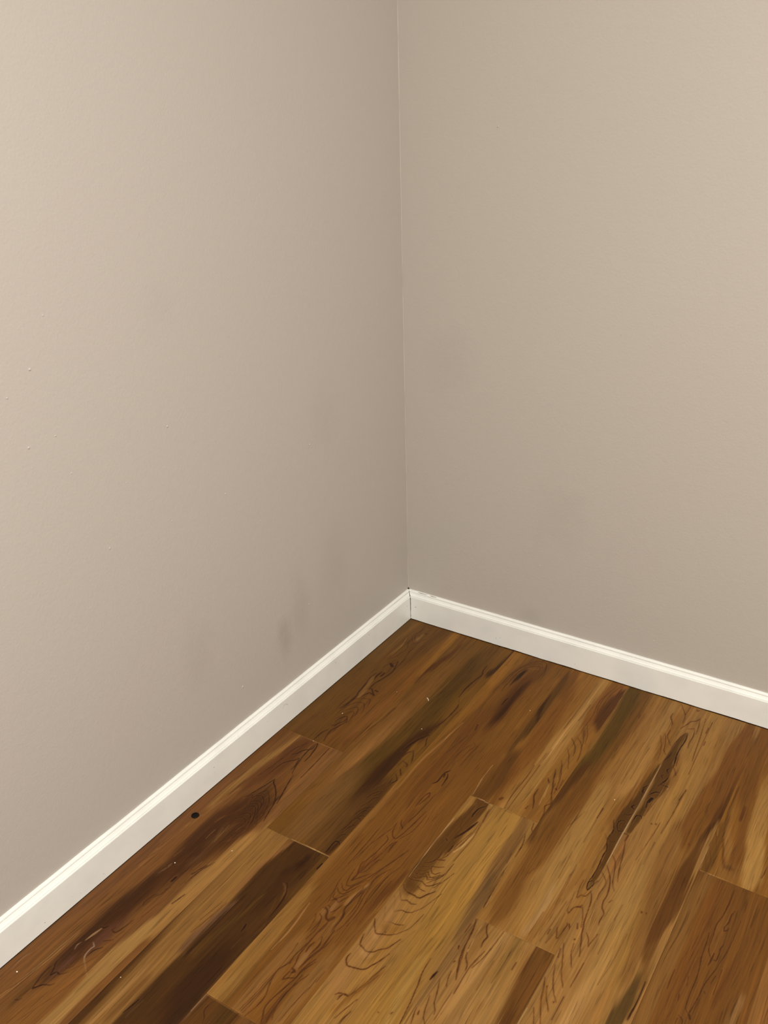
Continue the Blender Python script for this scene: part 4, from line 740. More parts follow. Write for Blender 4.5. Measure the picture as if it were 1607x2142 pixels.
((103,70,26),0.67,0.5,[(519.0,-530.5,0.9),(578.7,-527.0,1.2),(613.5,-524.8,0.9)],'L'),
((164,129,87),0.9,0.5,[(464.3,-599.4,0.9),(462.8,-688.3,1.4),(465.8,-776.2,0.9)],'L'),
]),
'4a': ((125,87,38), [
((91,58,18),0.8,8.7,[(651.3,-28.3,36.2),(653.1,-187.6,34.2),(646.2,-329.1,32.7),(642.9,-427.7,31.5)],'T'),
((74,52,13),0.88,5.2,[(626.9,-26.5,30.3),(630.7,-126.7,31.3),(630.4,-236.7,30.1),(624.7,-325.4,23.4),(617.2,-394.5,21.0),(618.8,-440.0,9.4)],'T'),
((85,49,17),0.5,4.0,[(674.9,-96.8,8.2),(672.4,-201.2,7.9)],'T'),
((126,88,42),0.7,11.5,[(697.9,-109.6,44.4),(705.7,-260.6,41.8),(702.7,-374.5,40.1)],'T'),
((99,63,22),0.85,7.7,[(653.2,-354.6,30.3),(655.1,-486.9,36.0),(646.7,-575.5,41.9),(645.8,-654.2,40.5),(645.1,-727.9,31.1)],'T'),
((73,43,13),0.85,5.2,[(628.9,-323.6,13.6),(620.8,-424.2,20.7),(617.2,-509.6,12.8),(621.3,-569.1,10.7)],'T'),
((134,98,48),0.85,5.8,[(686.0,-378.9,18.4),(687.1,-496.2,31.6),(684.9,-579.1,32.3),(682.9,-656.7,31.3),(687.8,-725.5,30.3)],'T'),
((154,117,70),0.7,4.5,[(712.9,-598.5,3.3),(708.1,-665.9,11.3),(702.7,-716.4,11.1)],'T'),
((78,44,14),0.56,0.5,[(680.8,-448.2,0.9),(674.8,-475.1,1.5),(668.8,-501.5,0.9)],'L'),
((76,43,14),0.67,0.5,[(656.4,-637.7,2.1),(651.9,-655.5,2.1)],'L'),
((88,53,18),0.56,0.5,[(707.2,-449.9,0.9),(708.9,-527.3,1.3),(710.6,-597.3,0.9)],'L'),
((87,53,17),0.56,0.5,[(719.8,-504.3,1.3),(722.3,-582.5,1.2)],'L'),
((86,53,17),0.56,0.5,[(660.0,-645.6,1.2),(658.8,-719.6,1.2)],'L'),
((88,54,18),0.56,0.5,[(667.4,-493.8,1.3),(658.6,-581.7,1.3)],'L'),
((76,53,14),0.7,7.5,[(620.6,-14.1,20.1),(629.0,-99.3,30.2)],'T'),
((142,104,53),0.85,9.9,[(726.4,-29.8,25.0),(727.2,-180.8,43.5),(734.0,-323.0,43.0)],'T'),
((106,67,23),0.8,4.4,[(757.1,-246.6,3.8),(752.9,-321.4,14.8),(747.4,-393.2,14.4)],'T'),
((101,65,22),0.6,3.9,[(739.3,-129.9,4.0),(749.8,-181.7,11.7),(756.4,-226.6,7.6)],'T'),
((113,74,26),0.5,5.2,[(744.9,-62.1,14.3),(753.3,-128.9,13.9)],'T'),
((74,48,13),0.92,2.5,[(767.0,-240.7,3.0),(765.0,-288.3,11.1),(763.3,-326.3,18.3),(760.9,-366.8,14.5),(760.4,-403.4,17.8),(757.6,-437.5,22.9)],'T'),
((75,42,14),0.92,0.5,[(733.9,-47.2,1.1),(734.1,-64.6,2.4),(742.9,-82.6,2.3),(744.7,-94.9,1.0)],'L'),
((75,42,14),0.92,0.5,[(740.7,-7.3,1.0),(759.6,-41.8,2.1),(763.2,-74.4,0.9)],'L'),
((74,42,13),0.92,0.5,[(747.4,-110.2,0.9),(749.1,-135.1,1.7),(759.4,-154.5,1.6),(765.3,-163.6,0.9)],'L'),
((74,41,13),0.92,0.5,[(741.0,-128.9,0.9),(750.6,-152.5,1.9),(756.8,-184.6,1.8),(764.9,-197.4,0.9)],'L'),
((75,42,13),0.92,0.5,[(791.8,-34.4,0.9),(788.4,-48.0,2.1),(777.1,-58.5,2.1),(773.0,-72.4,2.1),(765.1,-94.1,0.9)],'L'),
((74,42,13),0.92,0.5,[(768.1,-172.6,1.0),(770.4,-144.4,2.3),(777.0,-113.1,2.3),(783.9,-102.3,1.0)],'L'),
((74,41,13),0.92,0.5,[(734.4,-140.2,0.9),(749.8,-181.7,1.2),(756.4,-226.6,0.9)],'L'),
((75,42,14),0.92,0.5,[(759.6,-41.8,1.5),(760.3,-1.8,1.5)],'L'),
((33,16,4),1,0.6,[(762.8,-310.7,1.3),(757.9,-324.8,2.9),(764.0,-336.9,1.3)],'L'),
((33,16,4),1,0.7,[(763.5,-374.4,1.5),(755.0,-382.5,3.4),(759.6,-390.4,1.5)],'L'),
((33,16,4),1,0.5,[(765.3,-406.4,0.9),(753.6,-410.5,2.1),(748.5,-422.5,0.9)],'L'),
((95,57,20),0.45,0.5,[(726.1,-195.8,1.4),(726.0,-311.6,1.4)],'L'),
((96,57,20),0.45,0.5,[(711.5,-182.9,1.5),(713.1,-302.9,1.4)],'L'),
((95,57,20),0.45,0.5,[(714.8,-251.4,1.4),(714.6,-334.6,1.4)],'L'),
((94,57,19),0.45,0.5,[(744.8,-233.5,0.9),(741.6,-328.1,1.4),(739.8,-403.8,0.9)],'L'),
((85,48,17),0.67,0.7,[(669.5,-91.1,3.5),(672.2,-105.1,3.5)],'L'),
((93,59,19),0.8,9.0,[(653.6,-403.8,27.9),(644.9,-498.1,34.2),(644.5,-540.7,26.6)],'T'),
((136,101,51),0.85,8.6,[(693.9,-373.6,23.8),(697.9,-508.6,39.9),(698.4,-601.6,40.1),(698.6,-663.8,32.5)],'T'),
((107,69,25),0.6,4.2,[(740.3,-355.0,5.4),(735.7,-414.7,15.8),(739.9,-461.0,6.9)],'T'),
((71,44,12),0.93,2.0,[(763.5,-335.0,8.9),(760.3,-385.2,19.3),(757.7,-424.7,24.2),(758.1,-458.5,27.3),(759.5,-498.9,20.9),(760.1,-538.4,14.0),(760.7,-576.7,10.5),(757.5,-608.6,6.4)],'T'),
((31,14,4),1,0.8,[(760.0,-324.8,1.7),(759.5,-334.4,3.7),(764.3,-337.6,1.6)],'L'),
((31,14,4),1,0.8,[(760.1,-379.4,1.6),(755.7,-388.0,3.6),(762.9,-392.5,1.6)],'L'),
((31,14,4),1,0.5,[(765.2,-404.3,0.9),(757.8,-414.6,2.1),(750.4,-414.6,0.9)],'L'),
((31,14,4),1,0.5,[(764.1,-432.3,0.9),(750.8,-436.0,1.9),(748.7,-450.1,1.9),(756.1,-465.3,1.9),(765.0,-459.9,1.8),(764.5,-443.4,0.9)],'L'),
((31,14,4),1,0.5,[(761.3,-439.7,0.9),(753.8,-444.2,1.5),(754.2,-455.2,1.4),(761.2,-459.4,0.9)],'L'),
((31,14,4),1,0.5,[(747.4,-495.3,0.9),(756.6,-500.7,1.4),(761.6,-494.9,0.9)],'L'),
((31,14,4),1,0.5,[(738.4,-442.0,0.9),(747.1,-467.9,1.9),(745.9,-496.2,1.8),(754.4,-523.4,1.8),(753.6,-539.8,1.8),(756.3,-574.3,1.8),(755.8,-599.8,1.7),(753.5,-616.0,0.9)],'L'),
((31,14,4),1,0.5,[(762.5,-608.1,0.9),(754.9,-615.1,1.9),(756.9,-631.0,1.9),(760.3,-635.0,1.9),(764.2,-616.8,1.9),(763.3,-610.1,0.9)],'L'),
((80,58,27),0.8,1.3,[(758.6,-617.8,3.2),(759.6,-626.9,3.2)],'T'),
((68,37,11),0.99,0.5,[(745.0,-616.2,0.9),(746.0,-640.0,1.7),(750.4,-661.3,1.7),(754.2,-651.8,1.7),(762.2,-650.6,1.6),(766.8,-632.2,0.9)],'L'),
((67,37,11),0.99,0.5,[(741.5,-650.0,0.9),(744.8,-678.8,1.6),(747.7,-697.8,1.6),(751.0,-701.6,1.6),(754.1,-684.8,1.6),(761.8,-678.9,1.6),(765.4,-671.0,0.9)],'L'),
((67,37,11),0.99,0.5,[(757.4,-680.4,2.6),(764.7,-677.7,2.6)],'L'),
((67,37,11),0.99,0.5,[(766.2,-635.0,0.9),(773.7,-649.5,1.6),(777.8,-672.7,1.6),(780.5,-696.2,1.6),(787.3,-725.4,0.9)],'L'),
((67,37,11),0.99,0.5,[(766.9,-674.7,0.9),(776.5,-698.6,1.1),(781.1,-718.1,0.9)],'L'),
((101,66,22),0.4,2.2,[(747.2,-634.5,1.6),(750.1,-654.3,4.7),(758.3,-649.3,1.6)],'T'),
((63,35,10),0.9,0.5,[(708.6,-422.1,1.9),(708.0,-454.6,1.8)],'L'),
((63,34,10),0.56,0.5,[(708.9,-456.9,0.9),(709.8,-528.8,0.9)],'L'),
((86,52,17),0.62,0.5,[(719.7,-588.7,0.9),(723.5,-660.8,1.0),(727.1,-728.6,0.9)],'L'),
((86,52,17),0.62,0.5,[(718.2,-615.0,1.0),(723.3,-696.5,1.0)],'L'),
((87,53,17),0.62,0.5,[(744.5,-534.7,1.1),(747.8,-579.4,1.0)],'L'),
((88,53,17),0.62,0.5,[(736.4,-485.4,0.9),(747.8,-505.9,1.1),(746.1,-539.0,0.9)],'L'),
((87,53,17),0.62,0.5,[(699.6,-561.7,1.1),(704.1,-635.9,1.0)],'L'),
((86,53,17),0.62,0.5,[(738.1,-590.4,1.0),(735.9,-636.4,1.0)],'L'),
((101,65,24),0.85,4.9,[(641.5,-675.9,23.5),(639.2,-730.6,24.6),(639.3,-783.8,14.4)],'T'),
((50,27,6),0.95,0.5,[(612.5,-698.4,0.9),(615.4,-740.3,1.9),(616.9,-767.6,0.9)],'L'),
((50,27,6),0.78,0.5,[(608.4,-715.6,0.9),(612.2,-751.7,1.4),(612.8,-770.1,0.9)],'L'),
((150,118,76),0.56,0.5,[(617.3,-736.8,1.6),(618.7,-764.2,1.5)],'L'),
((127,91,42),0.7,5.4,[(665.6,-673.6,23.1),(670.2,-758.2,22.2),(670.3,-793.9,21.9)],'T'),
((152,117,70),0.7,4.7,[(701.9,-663.9,4.9),(705.1,-725.6,12.6),(700.7,-775.4,12.4)],'T'),
((139,102,52),0.6,6.1,[(737.7,-682.7,23.6),(737.0,-740.1,23.0),(739.1,-782.5,22.5)],'T'),
((89,54,18),0.67,0.5,[(726.9,-677.5,0.9),(724.1,-730.0,1.0),(721.5,-780.3,0.9)],'L'),
((88,54,18),0.67,0.5,[(737.5,-678.1,0.9),(735.5,-736.6,1.0),(732.3,-782.3,0.9)],'L'),
((88,54,18),0.67,0.5,[(743.3,-667.5,0.9),(747.6,-733.7,1.0),(743.0,-780.1,0.9)],'L'),
((88,54,18),0.67,0.5,[(711.9,-721.5,1.0),(710.5,-778.3,1.0)],'L'),
((88,53,18),0.67,0.5,[(744.9,-703.8,1.0),(745.0,-766.0,0.9)],'L'),
((67,37,11),0.95,0.5,[(757.3,-721.1,0.9),(759.2,-725.6,1.6),(758.1,-742.8,1.6),(755.7,-762.1,1.6),(751.2,-753.5,1.6),(746.5,-738.8,0.9)],'L'),
((67,37,11),0.95,0.5,[(761.1,-722.2,2.1),(766.8,-733.1,2.1)],'L'),
((74,41,13),0.95,0.5,[(737.8,-749.6,1.4),(738.0,-761.5,1.4)],'L'),
((113,75,29),0.5,2.1,[(758.4,-731.6,3.0),(756.6,-754.6,4.5)],'T'),
((173,141,101),0.95,0.5,[(767.0,-320.6,0.9),(766.3,-402.2,1.6),(766.3,-478.5,1.6),(766.5,-555.3,0.9)],'L'),
((176,143,103),0.95,0.5,[(766.8,-234.1,0.9),(766.5,-338.6,1.5),(767.1,-440.5,0.9)],'L'),
((135,102,54),0.78,0.5,[(610.2,-7.5,0.9),(612.7,-106.6,1.3),(611.2,-208.8,0.9)],'L'),
]),
'4b': ((126,91,45), [
((99,70,36),0.85,5.3,[(603.8,-763.9,19.9),(607.7,-807.5,21.0),(616.7,-856.9,15.7),(614.7,-900.1,12.4),(614.4,-950.6,12.1),(614.9,-988.8,11.8)],'T'),
((43,22,5),1,0.8,[(612.0,-925.8,1.7),(610.5,-935.1,3.8),(609.5,-945.1,1.7)],'L'),
((67,37,11),0.95,0.5,[(617.9,-796.7,0.9),(622.8,-816.1,2.0),(626.3,-848.9,2.0),(633.5,-878.3,1.9),(639.3,-901.5,1.9),(646.2,-923.3,0.9)],'L'),
((66,37,11),0.95,0.5,[(637.0,-865.7,0.9),(640.6,-878.2,1.6),(645.0,-881.7,1.6),(648.9,-889.5,1.6),(651.9,-899.9,0.9)],'L'),
((67,37,11),0.95,0.5,[(614.4,-810.1,1.4),(614.0,-832.5,1.3)],'L'),
((67,37,11),0.95,0.5,[(618.7,-862.1,2.5),(620.4,-868.5,2.5)],'L'),
((66,36,11),0.95,0.5,[(631.6,-912.2,0.9),(634.0,-928.7,1.6),(639.5,-943.0,0.9)],'L'),
((65,36,11),0.95,0.5,[(622.7,-935.6,0.9),(631.4,-959.6,1.6),(638.2,-980.2,1.5),(645.0,-989.1,1.5),(647.7,-996.7,0.9)],'L'),
((65,36,10),0.95,0.5,[(624.8,-971.4,0.9),(630.0,-994.6,1.5),(635.6,-1009.6,1.5),(643.4,-1018.8,0.9)],'L'),
((66,36,11),0.95,0.5,[(590.2,-908.8,0.9),(591.4,-934.7,1.8),(598.6,-970.0,1.7),(603.5,-997.7,1.7),(606.5,-1021.9,1.7),(609.2,-1039.7,0.9)],'L'),
((65,36,10),0.95,0.5,[(617.0,-1000.7,0.9),(621.1,-1018.5,1.7),(624.8,-1030.2,0.9)],'L'),
((65,36,10),0.95,0.5,[(623.9,-1003.9,2.3),(625.3,-1010.4,2.3)],'L'),
((66,37,11),0.95,0.5,[(627.5,-892.3,1.9),(626.2,-896.2,1.9)],'L'),
((66,36,11),0.95,0.5,[(658.7,-869.2,0.9),(654.9,-896.0,1.3),(654.4,-926.2,1.2),(651.7,-966.3,1.2),(652.3,-1004.8,0.9)],'L'),
((65,36,11),0.95,0.5,[(656.8,-930.6,0.9),(657.9,-962.5,1.1),(657.4,-990.8,0.9)],'L'),
((67,37,11),0.95,0.5,[(631.7,-817.4,1.0),(634.9,-858.6,1.0)],'L'),
((118,82,38),0.8,2.8,[(637.4,-800.6,6.4),(641.4,-841.9,14.0),(643.7,-872.1,9.2)],'T'),
((142,106,59),0.7,6.6,[(676.3,-799.1,14.0),(670.7,-855.7,18.2),(665.7,-929.0,17.6),(665.0,-963.8,17.4)],'T'),
((124,90,41),0.8,6.4,[(706.3,-798.1,18.3),(706.6,-854.3,25.2),(704.2,-915.2,24.5),(704.3,-962.0,24.0)],'T'),
((65,36,11),0.99,0.5,[(641.0,-794.0,1.0),(641.1,-802.8,2.2),(647.1,-814.6,2.1),(651.8,-820.4,2.1),(650.2,-832.3,2.1),(652.1,-846.0,0.9)],'L'),
((65,36,10),0.99,0.5,[(617.8,-796.8,1.0),(622.7,-816.2,2.2),(626.6,-846.6,2.1),(629.1,-870.5,2.1),(635.0,-893.9,2.1),(646.1,-923.4,0.9)],'L'),
((65,36,10),0.99,0.5,[(636.3,-866.2,0.9),(640.5,-878.2,1.6),(648.2,-887.9,1.6),(651.8,-899.9,0.9)],'L'),
((64,35,10),0.99,0.5,[(660.6,-849.3,0.9),(654.9,-890.0,1.1),(656.4,-948.2,0.9)],'L'),
((65,36,10),0.99,0.5,[(671.2,-795.6,0.9),(666.5,-854.1,1.0),(658.2,-889.9,0.9)],'L'),
((64,35,10),0.99,0.5,[(717.0,-841.9,1.4),(716.7,-858.3,1.4)],'L'),
((64,35,10),0.99,0.5,[(750.1,-850.0,1.1),(751.4,-880.5,1.0)],'L'),
((153,118,71),0.78,0.5,[(632.0,-803.9,0.9),(633.6,-833.7,1.5),(636.9,-865.8,0.9)],'L'),
((60,33,9),0.95,0.5,[(618.2,-862.4,2.3),(619.8,-866.7,2.3)],'L'),
((86,53,17),0.9,4.3,[(748.1,-791.8,28.2),(748.3,-839.1,34.9),(747.4,-888.8,31.2),(747.9,-926.2,30.6),(748.5,-953.2,28.8)],'T'),
((110,76,33),0.5,3.6,[(727.0,-806.8,3.0),(727.7,-843.5,8.8)],'T'),
((71,40,12),0.8,1.5,[(733.0,-794.7,1.8),(734.3,-833.4,3.2),(735.4,-866.9,1.2)],'T'),
((68,39,11),0.8,1.7,[(764.8,-798.3,2.0),(764.4,-839.3,3.7),(763.8,-873.0,3.7),(762.6,-937.3,3.6)],'T'),
((68,40,11),0.7,5.0,[(742.3,-914.7,4.2),(745.8,-947.6,15.2)],'T'),
((136,101,55),0.6,8.5,[(706.7,-942.1,28.4),(695.1,-989.5,28.0)],'T'),
((103,68,27),0.4,2.8,[(703.1,-944.3,5.7),(700.8,-982.4,5.6)],'T'),
((80,47,15),0.56,0.5,[(683.6,-858.1,0.9),(684.2,-923.5,0.9)],'L'),
((80,47,15),0.56,0.5,[(700.1,-827.3,0.9),(699.2,-898.8,0.9)],'L'),
((80,47,15),0.56,0.5,[(755.5,-826.6,0.9),(752.1,-882.0,0.9)],'L'),
((79,46,15),0.56,0.5,[(770.8,-874.5,0.9),(765.7,-924.5,0.9)],'L'),
((148,114,70),0.9,0.5,[(767.7,-910.4,1.6),(767.3,-942.5,1.6)],'L'),
]),
'5a': ((127,91,45), [
((75,42,14),0.92,0.5,[(733.9,-47.2,1.1),(734.1,-64.6,2.4),(742.9,-82.6,2.3),(744.7,-94.9,1.0)],'L'),
((75,42,14),0.92,0.5,[(740.7,-7.3,1.0),(759.6,-41.8,2.1),(763.2,-74.4,0.9)],'L'),
((74,42,13),0.92,0.5,[(747.4,-110.2,0.9),(749.1,-135.1,1.7),(759.4,-154.5,1.6),(765.3,-163.6,0.9)],'L'),
((74,41,13),0.92,0.5,[(741.0,-128.9,0.9),(750.6,-152.5,1.9),(756.8,-184.6,1.8),(764.9,-197.4,0.9)],'L'),
((75,42,13),0.92,0.5,[(791.8,-34.4,0.9),(788.4,-48.0,2.1),(777.1,-58.5,2.1),(773.0,-72.4,2.1),(765.1,-94.1,0.9)],'L'),
((74,42,13),0.92,0.5,[(768.1,-172.6,1.0),(770.4,-144.4,2.3),(777.0,-113.1,2.3),(783.9,-102.3,1.0)],'L'),
((74,41,13),0.92,0.5,[(734.4,-140.2,0.9),(749.8,-181.7,1.2),(756.4,-226.6,0.9)],'L'),
((75,42,14),0.92,0.5,[(759.6,-41.8,1.5),(760.3,-1.8,1.5)],'L'),
((68,37,11),0.99,0.5,[(745.0,-616.2,0.9),(746.0,-640.0,1.7),(750.4,-661.3,1.7),(754.2,-651.8,1.7),(762.2,-650.6,1.6),(766.8,-632.2,0.9)],'L'),
((67,37,11),0.99,0.5,[(741.5,-650.0,0.9),(744.8,-678.8,1.6),(747.7,-697.8,1.6),(751.0,-701.6,1.6),(754.1,-684.8,1.6),(761.8,-678.9,1.6),(765.4,-671.0,0.9)],'L'),
((67,37,11),0.99,0.5,[(757.4,-680.4,2.6),(764.7,-677.7,2.6)],'L'),
((67,37,11),0.99,0.5,[(766.2,-635.0,0.9),(773.7,-649.5,1.6),(777.8,-672.7,1.6),(780.5,-696.2,1.6),(787.3,-725.4,0.9)],'L'),
((67,37,11),0.99,0.5,[(766.9,-674.7,0.9),(776.5,-698.6,1.1),(781.1,-718.1,0.9)],'L'),
((138,101,48),0.7,11.1,[(817.4,-19.3,39.7),(822.6,-152.5,51.0),(827.4,-267.2,48.7),(831.8,-372.5,43.2)],'T'),
((99,61,21),0.9,5.4,[(894.9,-15.3,19.1),(893.1,-110.6,38.7),(893.9,-195.0,46.4),(886.8,-279.1,52.1),(882.3,-359.8,52.3)],'T'),
((124,86,34),0.6,6.4,[(854.8,-76.1,9.5),(852.7,-169.3,11.1)],'T'),
((82,46,16),0.7,5.9,[(913.3,-153.5,3.6),(911.9,-264.0,12.0),(906.6,-318.7,15.2)],'T'),
((88,52,17),0.6,4.7,[(912.4,-63.7,11.1),(922.5,-144.7,10.7)],'T'),
((71,40,12),0.8,1.4,[(916.5,-96.7,1.1),(923.5,-137.3,1.8)],'T'),
((102,71,30),0.6,3.1,[(920.1,-195.7,3.5),(918.2,-260.2,7.6),(916.4,-321.7,7.4)],'T'),
((115,75,30),0.5,7.4,[(796.3,-202.8,11.3),(800.6,-267.0,23.8)],'T'),
((73,46,13),0.93,2.4,[(783.4,-106.0,2.4),(781.7,-128.6,9.8),(778.8,-171.6,16.4),(779.7,-212.7,19.9),(782.3,-251.7,23.3),(786.4,-291.7,25.6),(782.5,-335.2,18.1),(781.8,-372.6,14.2),(779.7,-415.5,8.8)],'T'),
((73,47,13),0.9,1.8,[(778.9,-386.3,8.9),(775.9,-420.7,12.3),(773.6,-451.0,8.7)],'T'),
((27,12,4),1,0.5,[(784.2,-103.3,1.1),(786.3,-120.4,2.5),(786.7,-138.3,2.4),(785.5,-167.5,2.4),(787.0,-198.1,2.4),(791.8,-232.6,1.1)],'L'),
((28,12,4),1,0.5,[(786.9,-235.6,1.2),(782.1,-245.1,2.6),(788.9,-254.3,1.2)],'L'),
((28,12,4),1,0.6,[(792.4,-265.4,1.3),(790.2,-276.5,2.8),(781.8,-304.1,1.2)],'L'),
((28,12,4),1,0.5,[(801.9,-295.3,2.1),(786.5,-294.9,2.1)],'L'),
((28,12,4),1,0.7,[(792.6,-319.8,1.4),(783.8,-321.9,3.2),(775.3,-336.4,1.4)],'L'),
((28,13,4),1,1.2,[(783.5,-344.0,5.9),(780.6,-358.0,5.9)],'L'),
((28,13,4),1,0.5,[(778.6,-357.7,2.0),(781.1,-376.0,2.0)],'L'),
((28,13,4),1,0.5,[(784.2,-411.4,1.0),(780.1,-403.5,2.2),(772.8,-406.4,2.2),(770.8,-432.5,1.0)],'L'),
((27,12,4),1,0.5,[(768.1,-219.7,1.0),(771.8,-200.2,2.2),(773.9,-181.5,1.0)],'L'),
((28,12,4),1,0.5,[(784.4,-276.7,0.9),(777.7,-267.7,1.9),(781.7,-262.0,0.9)],'L'),
((85,55,18),0.8,1.6,[(782.5,-109.8,2.7),(781.9,-119.3,3.9)],'T'),
((78,44,14),0.9,0.5,[(792.1,-78.1,0.9),(788.0,-81.6,2.1),(779.5,-87.4,0.9)],'L'),
((77,44,14),0.9,0.5,[(792.1,-78.1,0.9),(797.3,-102.9,2.0),(796.9,-132.3,2.0),(798.9,-152.5,0.9)],'L'),
((78,44,14),0.9,0.5,[(792.2,-38.1,0.9),(797.6,-65.4,1.9),(800.7,-97.2,0.9)],'L'),
((77,43,14),0.9,0.5,[(804.2,-31.0,0.9),(810.1,-87.9,1.6),(814.9,-139.4,1.6),(819.6,-189.0,0.9)],'L'),
((78,44,14),0.9,0.5,[(818.6,-60.5,1.8),(818.7,-82.8,1.8)],'L'),
((77,43,14),0.9,0.5,[(825.8,-111.5,1.8),(825.9,-125.8,1.8)],'L'),
((76,43,14),0.9,0.5,[(793.5,-231.7,1.4),(803.7,-252.1,1.4)],'L'),
((76,43,14),0.9,0.5,[(790.1,-182.4,0.9),(793.1,-211.6,1.8),(795.0,-224.0,0.9)],'L'),
((75,42,14),0.9,0.5,[(833.9,-282.5,0.9),(833.2,-311.1,1.9),(829.3,-334.9,0.9)],'L'),
((75,42,14),0.9,0.5,[(799.5,-299.9,0.9),(795.1,-321.5,1.3),(789.6,-367.9,1.3),(785.5,-400.2,0.9)],'L'),
((79,44,15),0.9,0.6,[(782.7,-6.5,1.3),(779.8,-12.2,3.0),(775.8,-7.8,1.4)],'L'),
((77,43,14),0.9,0.5,[(820.1,-36.9,0.9),(822.6,-152.5,1.0),(825.6,-235.7,0.9)],'L'),
((157,124,78),0.67,0.5,[(801.8,-292.1,1.7),(800.8,-303.9,1.7)],'L'),
((103,66,22),0.6,8.9,[(885.3,-312.4,30.1),(886.9,-418.6,28.8),(887.5,-490.6,27.9)],'T'),
((132,96,45),0.7,5.9,[(836.0,-300.6,17.9),(842.3,-397.8,17.2)],'T'),
((75,45,13),0.88,3.3,[(915.0,-244.8,9.3),(912.3,-286.0,12.7),(910.5,-333.4,10.2),(908.2,-381.3,11.1),(905.5,-425.9,13.1),(904.8,-471.4,16.1),(906.2,-522.4,17.8)],'T'),
((58,31,8),0.8,1.4,[(914.5,-245.1,1.2),(914.7,-294.8,3.4),(912.3,-340.1,3.4),(909.0,-388.4,3.3),(908.4,-409.4,1.5)],'T'),
((80,45,15),0.56,0.8,[(883.0,-428.4,3.9),(884.8,-431.9,3.9)],'L'),
((110,74,32),0.6,1.8,[(897.6,-364.6,1.6),(896.5,-431.3,3.3),(897.5,-493.3,3.2)],'T'),
((78,44,14),0.9,0.5,[(834.3,-282.5,0.9),(833.9,-318.5,1.5),(831.9,-364.6,0.9)],'L'),
((117,76,36),0.8,3.0,[(773.0,-477.2,6.7),(777.7,-514.7,13.2),(780.9,-551.8,12.9)],'T'),
((68,37,11),0.95,0.6,[(777.2,-466.4,2.6),(767.3,-466.3,2.7)],'L'),
((67,37,11),0.95,0.6,[(776.9,-468.0,3.0),(776.9,-483.0,3.0)],'L'),
((67,37,11),0.95,0.5,[(776.1,-480.8,0.9),(782.6,-506.4,1.7),(789.3,-541.6,1.7),(794.8,-568.7,1.7),(800.9,-589.8,0.9)],'L'),
((66,37,11),0.95,0.5,[(769.1,-531.7,0.9),(779.3,-545.1,1.5),(787.8,-572.9,1.5),(794.0,-596.4,1.5),(802.7,-612.9,0.9)],'L'),
((66,36,11),0.95,0.5,[(769.6,-561.2,1.0),(780.9,-579.6,2.2),(789.8,-598.9,2.2),(794.6,-625.0,2.1),(794.3,-646.4,2.1),(798.0,-660.4,2.1),(805.0,-670.0,2.1),(803.9,-688.7,2.0),(806.1,-698.5,0.9)],'L'),
((66,36,11),0.95,0.5,[(768.1,-582.3,0.9),(779.2,-595.5,1.5),(783.7,-607.5,1.5),(781.5,-630.5,1.5),(782.6,-646.5,0.9)],'L'),
((66,37,11),0.95,0.5,[(768.1,-604.7,1.3),(765.0,-618.8,1.3)],'L'),
((66,36,11),0.95,0.5,[(806.5,-634.4,1.6),(803.5,-642.0,1.6)],'L'),
((65,36,11),0.95,0.5,[(825.5,-627.5,1.1),(824.3,-651.4,1.1)],'L'),
((67,37,11),0.95,0.5,[(826.6,-458.5,1.2),(826.3,-524.4,1.2)],'L'),
((67,37,11),0.95,0.5,[(842.6,-454.3,1.2),(842.6,-480.9,1.2)],'L'),
((69,38,12),0.95,0.5,[(835.0,-286.1,2.0),(831.2,-321.9,2.0)],'L'),
((68,37,11),0.95,0.5,[(832.8,-356.5,1.1),(829.4,-429.5,1.0)],'L'),
((67,37,11),0.95,0.5,[(818.8,-402.3,0.9),(814.9,-465.5,1.0),(809.8,-521.5,0.9)],'L'),
((116,78,36),0.6,2.5,[(778.2,-586.2,4.8),(782.9,-603.1,6.3)],'T'),
((97,63,21),0.4,3.0,[(782.0,-649.2,1.5),(787.6,-680.5,6.1),(792.4,-713.5,3.0)],'T'),
((152,116,67),0.7,3.9,[(830.1,-579.5,3.1),(825.6,-636.8,9.1),(823.9,-685.5,5.9)],'T'),
((135,100,50),0.5,10.8,[(826.3,-524.4,38.2),(823.4,-612.3,36.8),(823.9,-681.1,35.7)],'T'),
((113,76,33),0.8,6.2,[(849.3,-398.1,16.5),(857.4,-505.6,26.8),(860.2,-590.0,27.3),(861.5,-669.3,26.3)],'T'),
((79,48,15),0.88,4.2,[(899.9,-446.3,6.3),(894.0,-521.2,18.4),(894.6,-581.0,23.8),(894.3,-649.4,26.0)],'T'),
((74,41,13),0.9,0.5,[(859.7,-631.8,2.3),(860.6,-633.0,2.3)],'L'),
((74,41,13),0.9,0.5,[(868.0,-629.0,2.3),(868.9,-630.3,2.3)],'L'),
((77,43,14),0.9,0.6,[(804.5,-413.2,2.7),(805.5,-414.8,2.7)],'L'),
((77,43,14),0.9,0.6,[(812.2,-409.7,2.7),(813.3,-411.3,2.6)],'L'),
((70,39,12),0.92,0.5,[(768.9,-764.3,0.9),(780.5,-799.1,1.7),(791.5,-828.7,1.6),(798.7,-840.0,1.6),(801.3,-846.2,0.9)],'L'),
((70,39,12),0.92,0.5,[(784.9,-771.5,0.9),(793.2,-791.4,1.7),(797.9,-802.7,0.9)],'L'),
((71,39,12),0.92,0.5,[(793.0,-723.8,0.9),(799.8,-732.7,1.7),(806.6,-749.9,0.9)],'L'),
((69,39,12),0.92,0.5,[(773.1,-811.8,0.9),(780.3,-835.5,1.6),(790.3,-858.7,1.6),(802.5,-876.0,0.9)],'L'),
((69,38,12),0.92,0.5,[(778.3,-856.3,0.9),(785.2,-875.3,1.6),(795.5,-891.5,1.6),(798.7,-898.8,0.9)],'L'),
